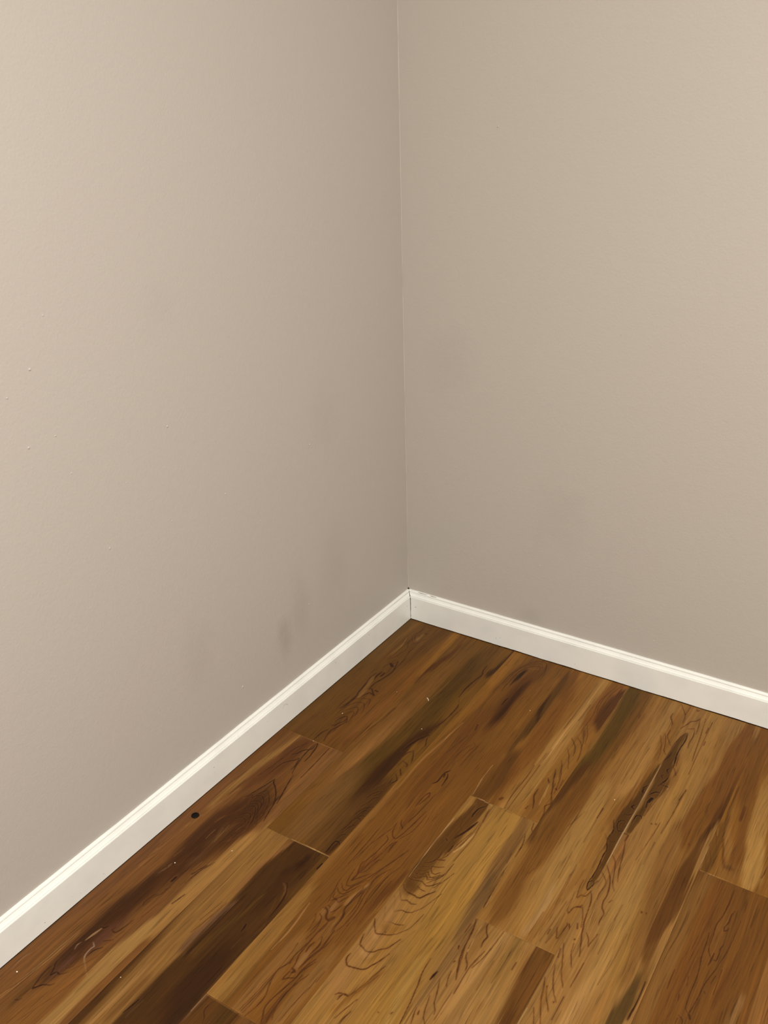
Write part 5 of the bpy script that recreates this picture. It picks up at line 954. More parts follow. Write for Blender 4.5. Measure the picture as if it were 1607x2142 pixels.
((69,38,12),0.92,0.5,[(768.4,-842.8,1.0),(774.8,-862.4,2.2),(781.2,-887.2,2.2),(797.2,-924.6,1.0)],'L'),
((69,38,12),0.92,0.5,[(776.1,-903.4,1.2),(788.3,-930.1,1.1)],'L'),
((71,40,12),0.92,0.5,[(769.6,-639.8,0.9),(775.8,-659.7,2.0),(780.1,-691.5,1.9),(783.5,-716.4,1.9),(793.5,-749.3,1.9),(801.3,-776.2,0.9)],'L'),
((71,40,12),0.92,0.5,[(773.3,-713.7,1.9),(777.0,-724.7,1.9)],'L'),
((70,39,12),0.92,0.5,[(812.3,-783.8,0.9),(811.5,-820.4,1.5),(811.2,-838.3,0.9)],'L'),
((70,39,12),0.92,0.5,[(811.0,-717.2,1.2),(806.0,-748.2,1.2)],'L'),
((69,38,12),0.92,0.5,[(809.6,-860.3,1.3),(809.2,-908.8,1.3)],'L'),
((70,39,12),0.92,0.5,[(768.0,-777.6,1.2),(771.3,-796.5,1.2)],'L'),
((70,39,12),0.92,0.5,[(783.2,-755.6,1.1),(786.3,-774.9,1.1)],'L'),
((66,36,11),0.95,0.5,[(799.1,-877.1,2.2),(799.2,-878.6,2.2)],'L'),
((68,38,11),0.95,0.5,[(781.1,-746.6,2.3),(781.1,-748.3,2.3)],'L'),
((67,37,11),0.95,0.5,[(778.5,-856.7,2.2),(778.5,-858.2,2.2)],'L'),
((147,111,63),0.7,6.9,[(838.3,-774.1,19.8),(830.4,-847.6,19.2),(828.3,-904.3,18.7)],'T'),
((152,116,71),0.67,0.5,[(791.5,-715.9,0.9),(787.2,-675.9,1.8),(785.3,-653.9,0.9)],'L'),
((106,71,27),0.5,3.4,[(771.3,-854.8,4.3),(779.9,-887.9,8.3)],'T'),
((112,76,30),0.4,2.9,[(777.6,-790.5,2.9),(784.8,-816.8,7.2),(796.6,-829.5,2.8)],'T'),
((136,102,52),0.6,10.3,[(827.4,-597.6,40.1),(830.5,-683.4,38.5),(837.2,-764.5,36.9)],'T'),
((125,91,40),0.7,7.0,[(861.0,-642.4,29.6),(863.5,-717.3,28.5),(868.3,-789.7,27.5),(873.4,-854.9,26.5)],'T'),
((108,73,31),0.8,5.8,[(871.3,-566.2,25.8),(873.5,-646.1,24.9),(879.0,-708.0,19.9),(884.1,-766.2,16.5)],'T'),
((77,46,14),0.88,4.1,[(899.5,-520.0,32.0),(901.2,-583.6,31.1),(896.4,-643.4,26.0),(898.8,-698.0,19.7)],'T'),
((93,62,23),0.7,4.7,[(903.7,-703.4,15.4),(905.6,-763.0,16.3)],'T'),
((67,47,17),0.88,4.0,[(900.6,-766.0,5.4),(900.8,-800.8,14.7),(900.8,-841.8,22.3),(897.1,-863.4,22.1)],'T'),
((66,40,11),0.7,1.9,[(915.2,-765.0,2.2),(915.7,-801.1,4.8),(915.5,-838.3,4.7)],'T'),
((41,21,4),1,0.5,[(912.2,-764.9,1.2),(913.0,-810.3,2.5),(911.7,-831.5,2.5),(911.0,-846.8,1.1)],'L'),
((82,48,16),0.56,0.5,[(825.5,-634.1,1.1),(825.1,-673.2,1.1)],'L'),
((80,47,15),0.56,0.5,[(854.1,-691.0,0.9),(853.1,-744.6,1.0),(847.8,-812.0,0.9)],'L'),
((81,47,15),0.56,0.5,[(826.5,-672.4,1.1),(825.7,-755.0,1.1)],'L'),
((80,47,15),0.56,0.5,[(868.3,-691.0,1.1),(868.7,-714.2,1.0)],'L'),
((80,47,15),0.56,0.5,[(901.6,-595.0,0.9),(903.5,-665.3,1.0),(905.2,-735.3,0.9)],'L'),
((80,47,15),0.56,0.5,[(904.3,-682.0,1.0),(905.8,-755.0,1.0)],'L'),
((74,41,13),0.9,0.5,[(859.5,-630.9,2.5),(860.0,-633.8,2.5)],'L'),
((74,41,13),0.9,0.5,[(867.8,-629.2,2.5),(868.3,-632.1,2.5)],'L'),
((131,91,44),0.6,6.7,[(870.8,-828.6,20.2),(868.5,-865.2,19.9)],'T'),
((173,141,101),0.95,0.5,[(767.0,-320.6,0.9),(766.3,-402.2,1.6),(766.3,-478.5,1.6),(766.5,-555.3,0.9)],'L'),
((176,143,103),0.95,0.5,[(766.8,-234.1,0.9),(766.5,-338.6,1.5),(767.1,-440.5,0.9)],'L'),
((151,117,79),0.9,0.5,[(917.6,-415.0,0.9),(917.9,-449.2,1.2),(919.3,-481.9,0.9)],'L'),
((148,114,70),0.9,0.5,[(767.7,-910.4,1.6),(767.3,-942.5,1.6)],'L'),
]),
'5b': ((97,65,25), [
]),
'6a': ((114,75,26), [
((95,59,20),0.8,10.8,[(927.1,-18.5,37.4),(938.6,-118.1,35.9),(943.0,-214.1,34.5)],'T'),
((91,59,18),0.85,3.3,[(921.1,-350.5,6.7),(927.2,-403.6,16.3),(931.0,-459.1,19.1)],'T'),
((122,84,40),0.8,3.0,[(931.8,-300.6,4.5),(938.7,-359.1,9.9),(953.3,-406.3,9.6),(960.3,-429.0,5.3)],'T'),
((80,48,15),0.8,1.6,[(927.2,-224.8,3.5),(925.1,-288.5,3.4),(926.5,-339.5,3.4),(930.6,-364.0,3.3),(942.3,-403.7,3.2),(956.7,-454.1,3.1)],'T'),
((101,63,22),0.85,4.4,[(951.8,-210.1,15.1),(956.5,-279.8,15.7),(968.1,-360.4,23.8),(973.0,-430.2,23.1)],'T'),
((71,39,12),0.8,1.6,[(954.7,-274.8,1.8),(954.9,-304.7,4.5),(953.1,-316.6,1.6)],'T'),
((144,108,55),0.9,3.7,[(978.6,-206.8,20.6),(985.4,-292.3,22.0),(992.0,-364.6,23.4),(1005.5,-445.4,28.6)],'T'),
((75,43,13),0.8,1.7,[(958.4,-451.7,1.5),(965.4,-450.6,3.8),(971.5,-450.7,1.2)],'T'),
((74,42,13),0.95,0.5,[(1023.1,-412.3,0.9),(1022.1,-431.9,1.4),(1020.7,-444.8,0.9)],'L'),
((76,43,14),0.95,0.5,[(918.4,-371.3,0.9),(925.0,-391.9,1.1),(930.3,-412.8,0.9)],'L'),
((75,42,14),0.95,0.5,[(922.6,-424.7,1.1),(932.1,-454.9,1.1)],'L'),
((75,42,14),0.95,0.5,[(918.3,-438.2,0.9),(928.5,-474.6,0.9)],'L'),
((61,33,9),0.9,1.3,[(919.8,-465.9,2.1),(921.4,-481.5,3.2)],'T'),
((135,101,56),0.56,0.5,[(919.8,-359.0,1.2),(923.1,-379.9,1.2)],'L'),
((137,99,48),0.6,6.7,[(972.7,-180.4,20.6),(984.1,-312.2,19.5)],'T'),
((122,86,44),0.3,5.2,[(949.5,-468.9,15.7),(985.4,-457.5,15.4)],'T'),
((151,117,79),0.9,0.5,[(917.6,-415.0,0.9),(917.9,-449.2,1.2),(919.3,-481.9,0.9)],'L'),
((145,110,70),0.67,0.5,[(919.8,-483.7,0.9),(942.3,-483.6,1.0),(970.1,-483.8,0.9)],'L'),
]),
'6b': ((94,59,20), [
((105,72,32),0.85,4.7,[(937.7,-511.6,21.0),(927.3,-590.9,27.6),(927.5,-667.8,26.7),(926.9,-759.8,25.5),(926.8,-833.2,24.6)],'T'),
((96,58,20),0.7,5.6,[(958.7,-518.1,17.7),(958.0,-632.1,16.8),(956.3,-722.2,16.1)],'T'),
((79,45,15),0.7,3.4,[(1024.3,-640.3,4.0),(1023.1,-691.3,7.9),(1021.8,-740.0,7.7)],'T'),
((105,69,30),0.5,5.5,[(990.8,-597.0,16.8),(990.4,-640.1,16.4)],'T'),
((61,33,9),0.95,0.5,[(986.3,-496.7,0.9),(986.0,-532.2,1.8),(983.2,-568.3,1.8),(979.1,-593.1,1.8),(981.3,-618.0,1.8),(981.2,-639.4,1.7),(983.9,-654.5,1.7),(991.0,-666.7,0.9)],'L'),
((61,33,9),0.95,0.5,[(998.7,-545.3,0.9),(995.9,-558.4,1.9),(995.9,-576.3,1.9),(992.4,-591.7,1.9),(994.1,-598.3,1.9),(998.4,-594.6,1.9),(999.6,-587.3,0.9)],'L'),
((60,33,9),0.95,0.5,[(1001.1,-627.3,0.9),(998.5,-637.3,2.0),(999.4,-651.4,2.0),(998.9,-666.0,2.0),(992.8,-667.7,0.9)],'L'),
((60,33,9),0.95,0.7,[(992.3,-652.6,1.4),(991.5,-668.5,3.1),(990.0,-681.6,1.4)],'L'),
((60,32,9),0.95,0.5,[(972.8,-614.5,0.9),(975.1,-638.9,1.7),(976.3,-669.6,1.7),(979.9,-697.8,1.7),(981.3,-722.7,1.7),(980.2,-748.5,1.6),(981.1,-770.6,1.6),(982.7,-780.7,1.6),(989.6,-787.4,0.9)],'L'),
((59,32,9),0.95,0.5,[(1004.7,-676.7,0.9),(999.5,-699.8,1.7),(995.5,-721.8,1.7),(994.2,-747.5,1.6),(991.3,-771.7,1.6),(989.6,-787.4,1.6),(994.2,-795.6,0.9)],'L'),
((59,32,9),0.95,0.7,[(990.5,-787.8,3.5),(993.7,-794.0,3.5)],'L'),
((59,32,9),0.95,0.5,[(976.4,-797.3,0.9),(984.1,-801.7,2.0),(985.7,-809.2,0.9)],'L'),
((59,32,9),0.95,0.5,[(975.9,-813.9,1.3),(976.6,-802.7,1.3)],'L'),
((60,32,9),0.95,0.5,[(945.7,-716.7,0.9),(945.2,-738.8,1.4),(946.0,-759.8,0.9)],'L'),
((59,32,9),0.95,0.5,[(965.5,-759.4,1.8),(967.7,-771.2,1.8)],'L'),
((60,32,9),0.95,0.5,[(968.5,-718.7,1.3),(972.1,-738.1,1.2)],'L'),
((60,33,9),0.95,0.5,[(1013.0,-561.5,0.9),(1012.4,-599.1,1.3),(1009.4,-639.1,1.3),(1004.3,-674.9,0.9)],'L'),
((59,32,9),0.95,0.5,[(1003.6,-714.9,1.2),(1006.9,-695.3,1.2)],'L'),
((59,32,9),0.95,0.5,[(998.8,-733.3,1.2),(1001.3,-737.4,1.2)],'L'),
((59,32,9),0.95,0.5,[(1012.4,-678.0,0.9),(1012.7,-732.4,0.9)],'L'),
((73,41,13),0.62,0.5,[(973.7,-671.1,0.9),(967.6,-773.2,1.0),(958.5,-825.8,0.9)],'L'),
((74,41,13),0.62,0.5,[(970.0,-683.7,1.0),(961.5,-776.9,1.0)],'L'),
((73,41,13),0.62,0.5,[(957.3,-691.4,0.9),(953.0,-772.7,1.0),(950.3,-830.9,0.9)],'L'),
((76,42,14),0.62,0.5,[(971.8,-495.8,0.9),(966.0,-590.0,1.0),(961.1,-678.8,0.9)],'L'),
((76,43,14),0.62,0.5,[(966.6,-494.1,1.1),(959.4,-605.1,1.0)],'L'),
((74,42,13),0.62,0.5,[(969.9,-631.4,1.0),(963.8,-737.3,1.0)],'L'),
((73,41,13),0.62,0.5,[(1020.3,-653.0,1.0),(1020.2,-759.6,0.9)],'L'),
((73,41,13),0.62,0.5,[(955.1,-732.8,1.0),(953.2,-800.5,1.0)],'L'),
((74,41,13),0.62,0.5,[(1033.7,-644.8,1.0),(1029.6,-716.4,0.9)],'L'),
((124,91,53),0.7,4.3,[(1054.0,-726.0,10.1),(1050.4,-769.6,9.9)],'T'),
((145,110,70),0.67,0.5,[(919.8,-483.7,0.9),(942.3,-483.6,1.0),(970.1,-483.8,0.9)],'L'),
]),
}


def catmull(pts, step=4.0):
    P = np.array(pts, dtype=float)
    if len(P) < 3:
        return P
    Q = np.vstack([2 * P[0] - P[1], P, 2 * P[-1] - P[-2]])
    out = []
    for i in range(1, len(Q) - 2):
        a, b, c, d = Q[i - 1], Q[i], Q[i + 1], Q[i + 2]
        n = max(1, min(6, int(np.hypot(*(c - b)[:2]) / step)))
        for k in range(n):
            t = k / n
            out.append(0.5 * ((2 * b) + (c - a) * t + (2 * a - 5 * b + 4 * c - d) * t * t + (3 * b - a - 3 * c + d) * t ** 3))
    out.append(Q[-2])
    return np.array(out)

def stroke(img, gx, gy, pts, color, alpha, soft, kind, warp):
    """img (ny,nx,3); gx,gy ascending mm; pts [(x,y,w)] mm. Pigment laid into the board; 'T' broad tone
    (feathered along the grain), 'L' growth-ring line or bevel highlight painted at a seam"""
    ky = 0.3 if kind in 'TG' else 1.0
    if kind == 'G':
        P = np.array(pts, float)
        m = soft + 6
        x0, x1 = np.searchsorted(gx, [P[:, 0].min() - m, P[:, 0].max() + m])
        y0, y1 = np.searchsorted(gy, [P[:, 1].min() - m / ky, P[:, 1].max() + m / ky])
        if x1 <= x0 or y1 <= y0:
            return
        X = gx[None, x0:x1] + warp[y0:y1, x0:x1]; Y = gy[y0:y1, None] * ky + np.zeros((1, x1 - x0))
        best = np.full(X.shape, 1e9); ins = np.zeros(X.shape, bool)
        for i in range(len(P)):
            ax, ay = P[i - 1][0], P[i - 1][1] * ky
            bx, by = P[i][0], P[i][1] * ky
            dx, dy = bx - ax, by - ay
            t = np.clip(((X - ax) * dx + (Y - ay) * dy) / (dx * dx + dy * dy + 1e-9), 0, 1)
            best = np.minimum(best, np.hypot(X - ax - t * dx, Y - ay - t * dy))
            c = ((ay > Y) != (by > Y)) & (X < (bx - ax) * (Y - ay) / (by - ay + 1e-12) + ax)
            ins ^= c
        k = np.clip(np.where(ins, best, -best) / soft * 0.5 + 0.5, 0, 1)
        k = k * k * (3 - 2 * k) * alpha
        img[y0:y1, x0:x1] += (np.array(color, float) - img[y0:y1, x0:x1]) * k[..., None]
        return
    P = catmull(pts)
    P[:, 2] = np.maximum(P[:, 2], 0)
    if kind == 'T' and len(P) > 1:
        for end in (0, -1):
            q = P[end]; r = P[1] if end == 0 else P[-2]
            dv = q[:2] - r[:2]; dv = dv / (np.hypot(*dv) + 1e-9)
            e = np.array([[q[0] + dv[0] * q[2] * 0.7, q[1] + dv[1] * q[2] * 0.9, q[2] * 0.25]])
            P = np.vstack([e, P]) if end == 0 else np.vstack([P, e])
    m = P[:, 2].max() / 2 + soft + 4
    x0, x1 = np.searchsorted(gx, [P[:, 0].min() - m, P[:, 0].max() + m])
    y0, y1 = np.searchsorted(gy, [P[:, 1].min() - m / ky, P[:, 1].max() + m / ky])
    if x1 <= x0 or y1 <= y0:
        return
    X = gx[None, x0:x1] + warp[y0:y1, x0:x1]; Y = gy[y0:y1, None] * ky + np.zeros((1, x1 - x0))
    Pk = P.copy(); Pk[:, 1] *= ky
    best = np.full((y1 - y0, x1 - x0), -1e9)
    segs = list(zip(Pk[:-1], Pk[1:])) if len(Pk) > 1 else [(Pk[0], Pk[0])]
    gyk = gy[y0:y1] * ky
    for a, b in segs:
        mm = max(a[2], b[2]) / 2 + soft
        j0, j1 = np.searchsorted(gyk, [min(a[1], b[1]) - mm, max(a[1], b[1]) + mm])
        i0, i1 = np.searchsorted(gx[x0:x1], [min(a[0], b[0]) - mm - 9, max(a[0], b[0]) + mm + 9])
        if j1 <= j0 or i1 <= i0:
            continue
        xx = X[j0:j1, i0:i1]; yy = Y[j0:j1, i0:i1]
        dx, dy = b[0] - a[0], b[1] - a[1]
        L2 = dx * dx + dy * dy + 1e-9
        t = np.clip(((xx - a[0]) * dx + (yy - a[1]) * dy) / L2, 0, 1)
        d = np.hypot(xx - a[0] - t * dx, yy - a[1] - t * dy)
        w = (a[2] + t * (b[2] - a[2])) / 2
        best[j0:j1, i0:i1] = np.maximum(best[j0:j1, i0:i1], w - d)
    k = np.clip(best / max(soft, 1e-3) * 0.5 + 0.5, 0, 1)
    k = k * k * (3 - 2 * k) * alpha
    img[y0:y1, x0:x1] += (np.array(color, float) - img[y0:y1, x0:x1]) * k[..., None]

def steps(a, b, fine, coarse, lim_lo, lim_hi):
    """grid lines a..b, fine spacing where inside [lim_lo, lim_hi]"""
    out = [a]
    v = a
    while v < b - 1e-6:
        s = fine if (v + 1e-6 >= lim_lo and v < lim_hi) else coarse
        if v < lim_lo < v + s:
            v = lim_lo
        else:
            v = v + s
        out.append(min(v, b))
    if len(out) > 2 and out[-1] - out[-2] < 0.2:
        out.pop(-2)
    return np.array(out)

def streaks(rs, gx, gy, warp):
    """long fine fibre streaks, 1 +- a few percent"""
    x0, x1, y0 = gx[0] - 15, gx[-1] + 15, gy[0]
    out = np.ones(warp.shape)
    X = gx[None, :] + warp * 0.8
    for dx, dy, amp in ((1.6, 130.0, 0.035), (3.4, 200.0, 0.022), (9.0, 260.0, 0.022)):
        nx = int((x1 - x0) / dx) + 3
        nyy = int((gy[-1] - y0) / dy) + 3
        tab = rs.randn(nyy, nx)
        fx = np.clip((X - x0) / dx, 0, nx - 2.001); fy = np.clip((gy - y0) / dy, 0, nyy - 2.001)[:, None]
        ix = fx.astype(int); iy = fy.astype(int)
        tx = fx - ix; ty = fy - iy
        ty = ty * ty * (3 - 2 * ty)
        v = (tab[iy, ix] * (1 - tx) + tab[iy, ix + 1] * tx) * (1 - ty) + (tab[iy + 1, ix] * (1 - tx) + tab[iy + 1, ix + 1] * tx) * ty
        out += amp * np.clip(v, -2, 2)
    return out

def build_floor():
    rng = np.random.RandomState(7)
    V, F, C, G = [], [], [], []
    base_index = 0
    xr_mm, yf_mm = XR * 1000 + 60, YF * 1000 - 60
    row = 0
    while True:
        xa = SE * 1000 + row * PW * 1000 if row else -60.0
        if xa > xr_mm:
            break
        xb = SE * 1000 + (row + 1) * PW * 1000
        cuts = CUTS.get(row)
        if cuts is None:
            cuts = [-1000 * rng.uniform(0.15, 1.1)]
        ys = [30.0] + list(cuts)
        while ys[-1] > yf_mm:
            ys.append(ys[-1] - PLANK_LEN * 1000)
        for k in range(len(ys) - 1):
            yb, ya = ys[k], max(ys[k + 1], yf_mm)      # ya < yb
            if yb <= yf_mm:
                break
            key = '%d%s' % (row, 'abcdef'[k])
            gx = steps(xa, xb, 1.1, 2.6, -60, 1190)
            gy = steps(ya, yb, 1.7, 5.5, -1440, 40)
            ny, nx = len(gy), len(gx)
            authored = key in PLANKS
            if authored:
                base, shapes = PLANKS[key]
                # the board runs on past the part the photograph shows
                lim = -1373 + ((xa + xb) / 2 - 65) * 0.612 - 110
                if ya < lim:
                    extra = random_plank(rng, xa, xb, ya, min(yb, lim), 1.0)[1]
                    shapes = list(shapes) + extra
            else:
                base, shapes = random_plank(rng, xa, xb, ya, yb)
            img = np.empty((ny, nx, 3)); img[:] = base
            PX, PY = np.meshgrid(gx, gy)
            warp = np.zeros((ny, nx))
            wr_ = np.random.RandomState(100 + row * 9 + k)
            for kx_, ky_, am in ((0.03, 0.010, 3.0), (0.07, 0.02, 1.6), (0.16, 0.03, 1.0), (0.35, 0.035, 0.9), (0.8, 0.02, 1.3), (1.7, 0.025, 1.0)):
                for _ in range(3):
                    warp += am * 0.6 * np.sin(PX * kx_ * wr_.uniform(0.6, 1.5) + PY * ky_ * wr_.uniform(-1.5, 1.5) + wr_.uniform(0, 6.28))
            warp_l = warp * 0.12
            for (c, al_, so, pts, kd) in shapes:
                if kd == 'L' and sum(c) < 190:      # the late wood darkens softly beside each ring
                    halo = [(p_[0], p_[1], p_[2] * 1.6 + 1.2) for p_ in pts]
                    stroke(img, gx, gy, halo, tuple(v * 0.6 + b_ * 0.4 for v, b_ in zip((104, 62, 28), base)), al_ * 0.42, 2.4, kd, warp_l)
                stroke(img, gx, gy, pts, c, al_, so, kd, warp if kd in 'TG' else warp_l)
            img *= streaks(wr_, gx, gy, warp)[..., None]
            # micro-bevel all round
            gxx = gx.copy(); gyy = gy.copy()
            X, Y = np.meshgrid(gxx / 1000, gyy / 1000)
            Z = np.zeros_like(X)
            Z[0, :] = Z[-1, :] = Z[:, 0] = Z[:, -1] = -0.0007
            V.append(np.stack([X, Y, Z], -1).reshape(-1, 3))
            C.append(lin(np.clip(img, 2, 254)).reshape(-1, 3))
            seed = (row * 7 + k * 3.7) % 29
            G.append(np.full(ny * nx, seed))
            idx = base_index + np.arange(ny * nx).reshape(ny, nx)
            q = np.stack([idx[:-1, :-1], idx[:-1, 1:], idx[1:, 1:], idx[1:, :-1]], -1).reshape(-1, 4)
            F.append(q)
            base_index += ny * nx
        row += 1
    V = np.concatenate(V).astype(np.float32); F = np.concatenate(F).astype(np.int32)
    C = np.concatenate(C).astype(np.float32); G = np.concatenate(G).astype(np.float32)
    # boards continue underneath as a slab, so the floor has thickness
    n0 = len(V)
    x0, x1, y0, y1 = -0.16, XR + 0.1, YF - 0.1, 0.12
    sl = np.array([(x0, y0, -0.0012), (x1, y0, -0.0012), (x1, y1, -0.0012), (x0, y1, -0.0012),
                   (x0, y0, -0.02), (x1, y0, -0.02), (x1, y1, -0.02), (x0, y1, -0.02)], np.float32)
    sf = np.array([(0, 1, 2, 3), (4, 7, 6, 5), (0, 4, 5, 1), (1, 5, 6, 2), (2, 6, 7, 3), (3, 7, 4, 0)], np.int32) + n0
    V = np.concatenate([V, sl]); F = np.concatenate([F, sf])
    C = np.concatenate([C, np.tile(lin((40, 24, 12)), (8, 1)).astype(np.float32)])
    G = np.concatenate([G, np.zeros(8, np.float32)])
    me = bpy.data.meshes.new('floor')
    me.vertices.add(len(V)); me.vertices.foreach_set('co', V.ravel())
    me.loops.add(F.size); me.loops.foreach_set('vertex_index', F.ravel())
    me.polygons.add(len(F))
    me.polygons.foreach_set('loop_start', np.arange(0, F.size, 4, dtype=np.int32))
    me.update(calc_edges=True)
    a = me.attributes.new('wood', 'FLOAT_COLOR', 'POINT')
    a.data.foreach_set('color', np.concatenate([C, np.ones((len(C), 1), np.float32)], 1).ravel())
    g = me.attributes.new('board', 'FLOAT', 'POINT')
    g.data.foreach_set('value', G)
    me.materials.append(floor_material())
    o = bpy.data.objects.new('floor', me)
    COL.objects.link(o)
    return o

def random_plank(rng, xa, xb, ya, yb, shift=0.0):
    light = [(122, 84, 38), (112, 75, 33), (98, 62, 25)]
    base = light[rng.randint(3)]
    sh = []
    for i in range(9):
        x = rng.uniform(xa, xb); w = rng.uniform(6, 38)
        c = [(130, 92, 44), (86, 53, 20), (62, 38, 14), (98, 62, 26), (116, 80, 35)][rng.randint(5)]
        l = rng.uniform(150, 450); y = rng.uniform(ya, yb) - l * shift
        sh.append((c, rng.uniform(0.4, 0.9), rng.uniform(3, 10),
                   [(x, y - l, w * 0.2), (x + rng.uniform(-9, 9), y - l / 3, w), (x + rng.uniform(-9, 9), y + l / 3, w), (x, y + l, w * 0.2)], 'T'))
    for i in range(3):
        cx = rng.uniform(xa + 35, xb - 35); cy = rng.uniform(ya, yb) - 150 * shift
        for j in range(6):
            s = 5 + j * 4.5; h = 30 + j * 26; sg = 1 if i % 2 else -1
            jit = lambda: rng.uniform(-2.5, 2.5)
            sh.append(((64, 34, 12), 0.65, 0.8,
                       [(cx - s + jit(), cy - sg * h * 1.2, .3), (cx - s * .7 + jit(), cy + sg * h * .2, 1.0), (cx + jit(), cy + sg * h * .5 + j * 6 * sg, 1.6),
                        (cx + s * .7 + jit(), cy + sg * h * .2, 1.0), (cx + s + jit(), cy - sg * h * 1.3, .3)], 'L'))
    return base, sh

def floor_material():
    m, nt, bs = new_mat('wood_plank_floor')
    L = nt.links.new
    at = N(nt, 'ShaderNodeAttribute', attribute_name='wood')
    bd = N(nt, 'ShaderNodeAttribute', attribute_name='board')
    geo = N(nt, 'ShaderNodeNewGeometry')
    sep = N(nt, 'ShaderNodeSeparateXYZ'); L(geo.outputs['Position'], sep.inputs[0])
    # gentle waviness of the grain direction
    wv = N(nt, 'ShaderNodeTexNoise'); wv.inputs['Scale'].default_value = 1.0; wv.inputs['Detail'].default_value = 2
    cw = N(nt, 'ShaderNodeCombineXYZ'); L(Mth(nt, 'MULTIPLY', sep.outputs[0], 9), cw.inputs[0]); L(Mth(nt, 'MULTIPLY', sep.outputs[1], 3.2), cw.inputs[1]); L(bd.outputs['Fac'], cw.inputs[2])
    L(cw.outputs[0], wv.inputs['Vector'])
    xw = Mth(nt, 'ADD', sep.outputs[0], Mth(nt, 'MULTIPLY', wv.outputs['Fac'], 0.03))
    def grain(sx, sy, det, off):
        c = N(nt, 'ShaderNodeCombineXYZ')
        L(Mth(nt, 'MULTIPLY', xw, sx), c.inputs[0]); L(Mth(nt, 'MULTIPLY', sep.outputs[1], sy), c.inputs[1])
        L(Mth(nt, 'ADD', bd.outputs['Fac'], off), c.inputs[2])
        n = N(nt, 'ShaderNodeTexNoise'); n.inputs['Scale'].default_value = 1.0; n.inputs['Detail'].default_value = det
        n.inputs['Roughness'].default_value = 0.6
        L(c.outputs[0], n.inputs['Vector'])
        return n.outputs['Fac']
    g1 = grain(520, 6, 4, 0)       # fine fibres
    g2 = grain(60, 2.2, 3, 11)     # broader figure
    g3 = grain(300, 14, 1, 23)      # sparse dark pores
    v1 = Mth(nt, 'MULTIPLY', Mth(nt, 'SUBTRACT', g1, 0.5), 0.95)
    v2 = Mth(nt, 'MULTIPLY', Mth(nt, 'SUBTRACT', g2, 0.5), 0.3)
    r3 = N(nt, 'ShaderNodeMapRange', interpolation_type='SMOOTHSTEP'); L(g3, r3.inputs[0])
    r3.inputs[1].default_value = 0.58; r3.inputs[2].default_value = 0.72; r3.inputs[3].default_value = 0; r3.inputs[4].default_value = -0.3
    k = Mth(nt, 'ADD', Mth(nt, 'ADD', v1, v2), Mth(nt, 'ADD', r3.outputs[0], 1.0))
    mul = N(nt, 'ShaderNodeVectorMath', operation='SCALE'); L(at.outputs['Color'], mul.inputs[0]); L(k, mul.inputs['Scale'])
    L(mul.outputs[0], bs.inputs['Base Color'])
    bp = N(nt, 'ShaderNodeBump'); bp.inputs['Strength'].default_value = 0.25; bp.inputs['Distance'].default_value = 0.0004
    L(g1, bp.inputs['Height']); L(bp.outputs['Normal'], bs.inputs['Normal'])
    dust = N(nt, 'ShaderNodeTexNoise'); dust.inputs['Scale'].default_value = 9; dust.inputs['Detail'].default_value = 4
    L(geo.outputs['Position'], dust.inputs['Vector'])
    L(Mth(nt, 'ADD', 0.40, Mth(nt, 'MULTIPLY', dust.outputs['Fac'], 0.12)), bs.inputs['Roughness'])
    bs.inputs['Specular IOR Level'].default_value = 0.14
    return m

floor = build_floor()
structure(floor, 'brown wood-look plank floor with dark heartwood streaks and swirling grain', 'floor')

# ------------------------------------------------------------ walls and ceiling
def prism(name, foot, z0, z1, mat):
    n = len(foot)
    v = [(x, y, z0) for x, y in foot] + [(x, y, z1) for x, y in foot]
    f = [tuple(range(n))[::-1], tuple(range(n, 2 * n))] + [(i, (i + 1) % n, n + (i + 1) % n, n + i) for i in range(n)]
    return mesh_obj(name, v, f, mat)

TH = 0.1
Z0 = -0.02
cin = corner(-T, T)
# left wall: inner face nL.p = -T ; its nubs of dried paint are part of the mesh
def blob(verts, faces, c, nrm, r, h):
    """small domed nub on a wall at point c"""
    nrm = Vector(nrm); up = Vector((0, 0, 1)); s = nrm.cross(up).normalized()
    b0 = len(verts); seg = 8
    for ring, (rr, hh) in enumerate(((1.0, -0.05), (0.75, 0.6), (0.38, 0.92))):
        for i in range(seg):
            a = 2 * math.pi * i / seg
            p = Vector(c) + s * (math.cos(a) * r * rr) + up * (math.sin(a) * r * rr) + nrm * (h * hh)
            verts.append(tuple(p))
    verts.append(tuple(Vector(c) + nrm * h))
    for q in range(2):
        for i in range(seg):
            a, b = b0 + q * seg + i, b0 + q * seg + (i + 1) % seg
            faces.append((a, b, b + seg, a + seg))
    for i in range(seg):
        faces.append((b0 + 2 * seg + i, b0 + 2 * seg + (i + 1) % seg, b0 + 3 * seg))

def wall(name, foot, mat, nubs, nrm):
    n = len(foot)
    v = [(x, y, Z0) for x, y in foot] + [(x, y, RH) for x, y in foot]
    f = [tuple(range(n))[::-1], tuple(range(n, 2 * n))] + [(i, (i + 1) % n, n + (i + 1) % n, n + i) for i in range(n)]
    for (p, r, h) in nubs:
        blob(v, f, p, nrm, r, h)
    return mesh_obj(name, v, f, mat)

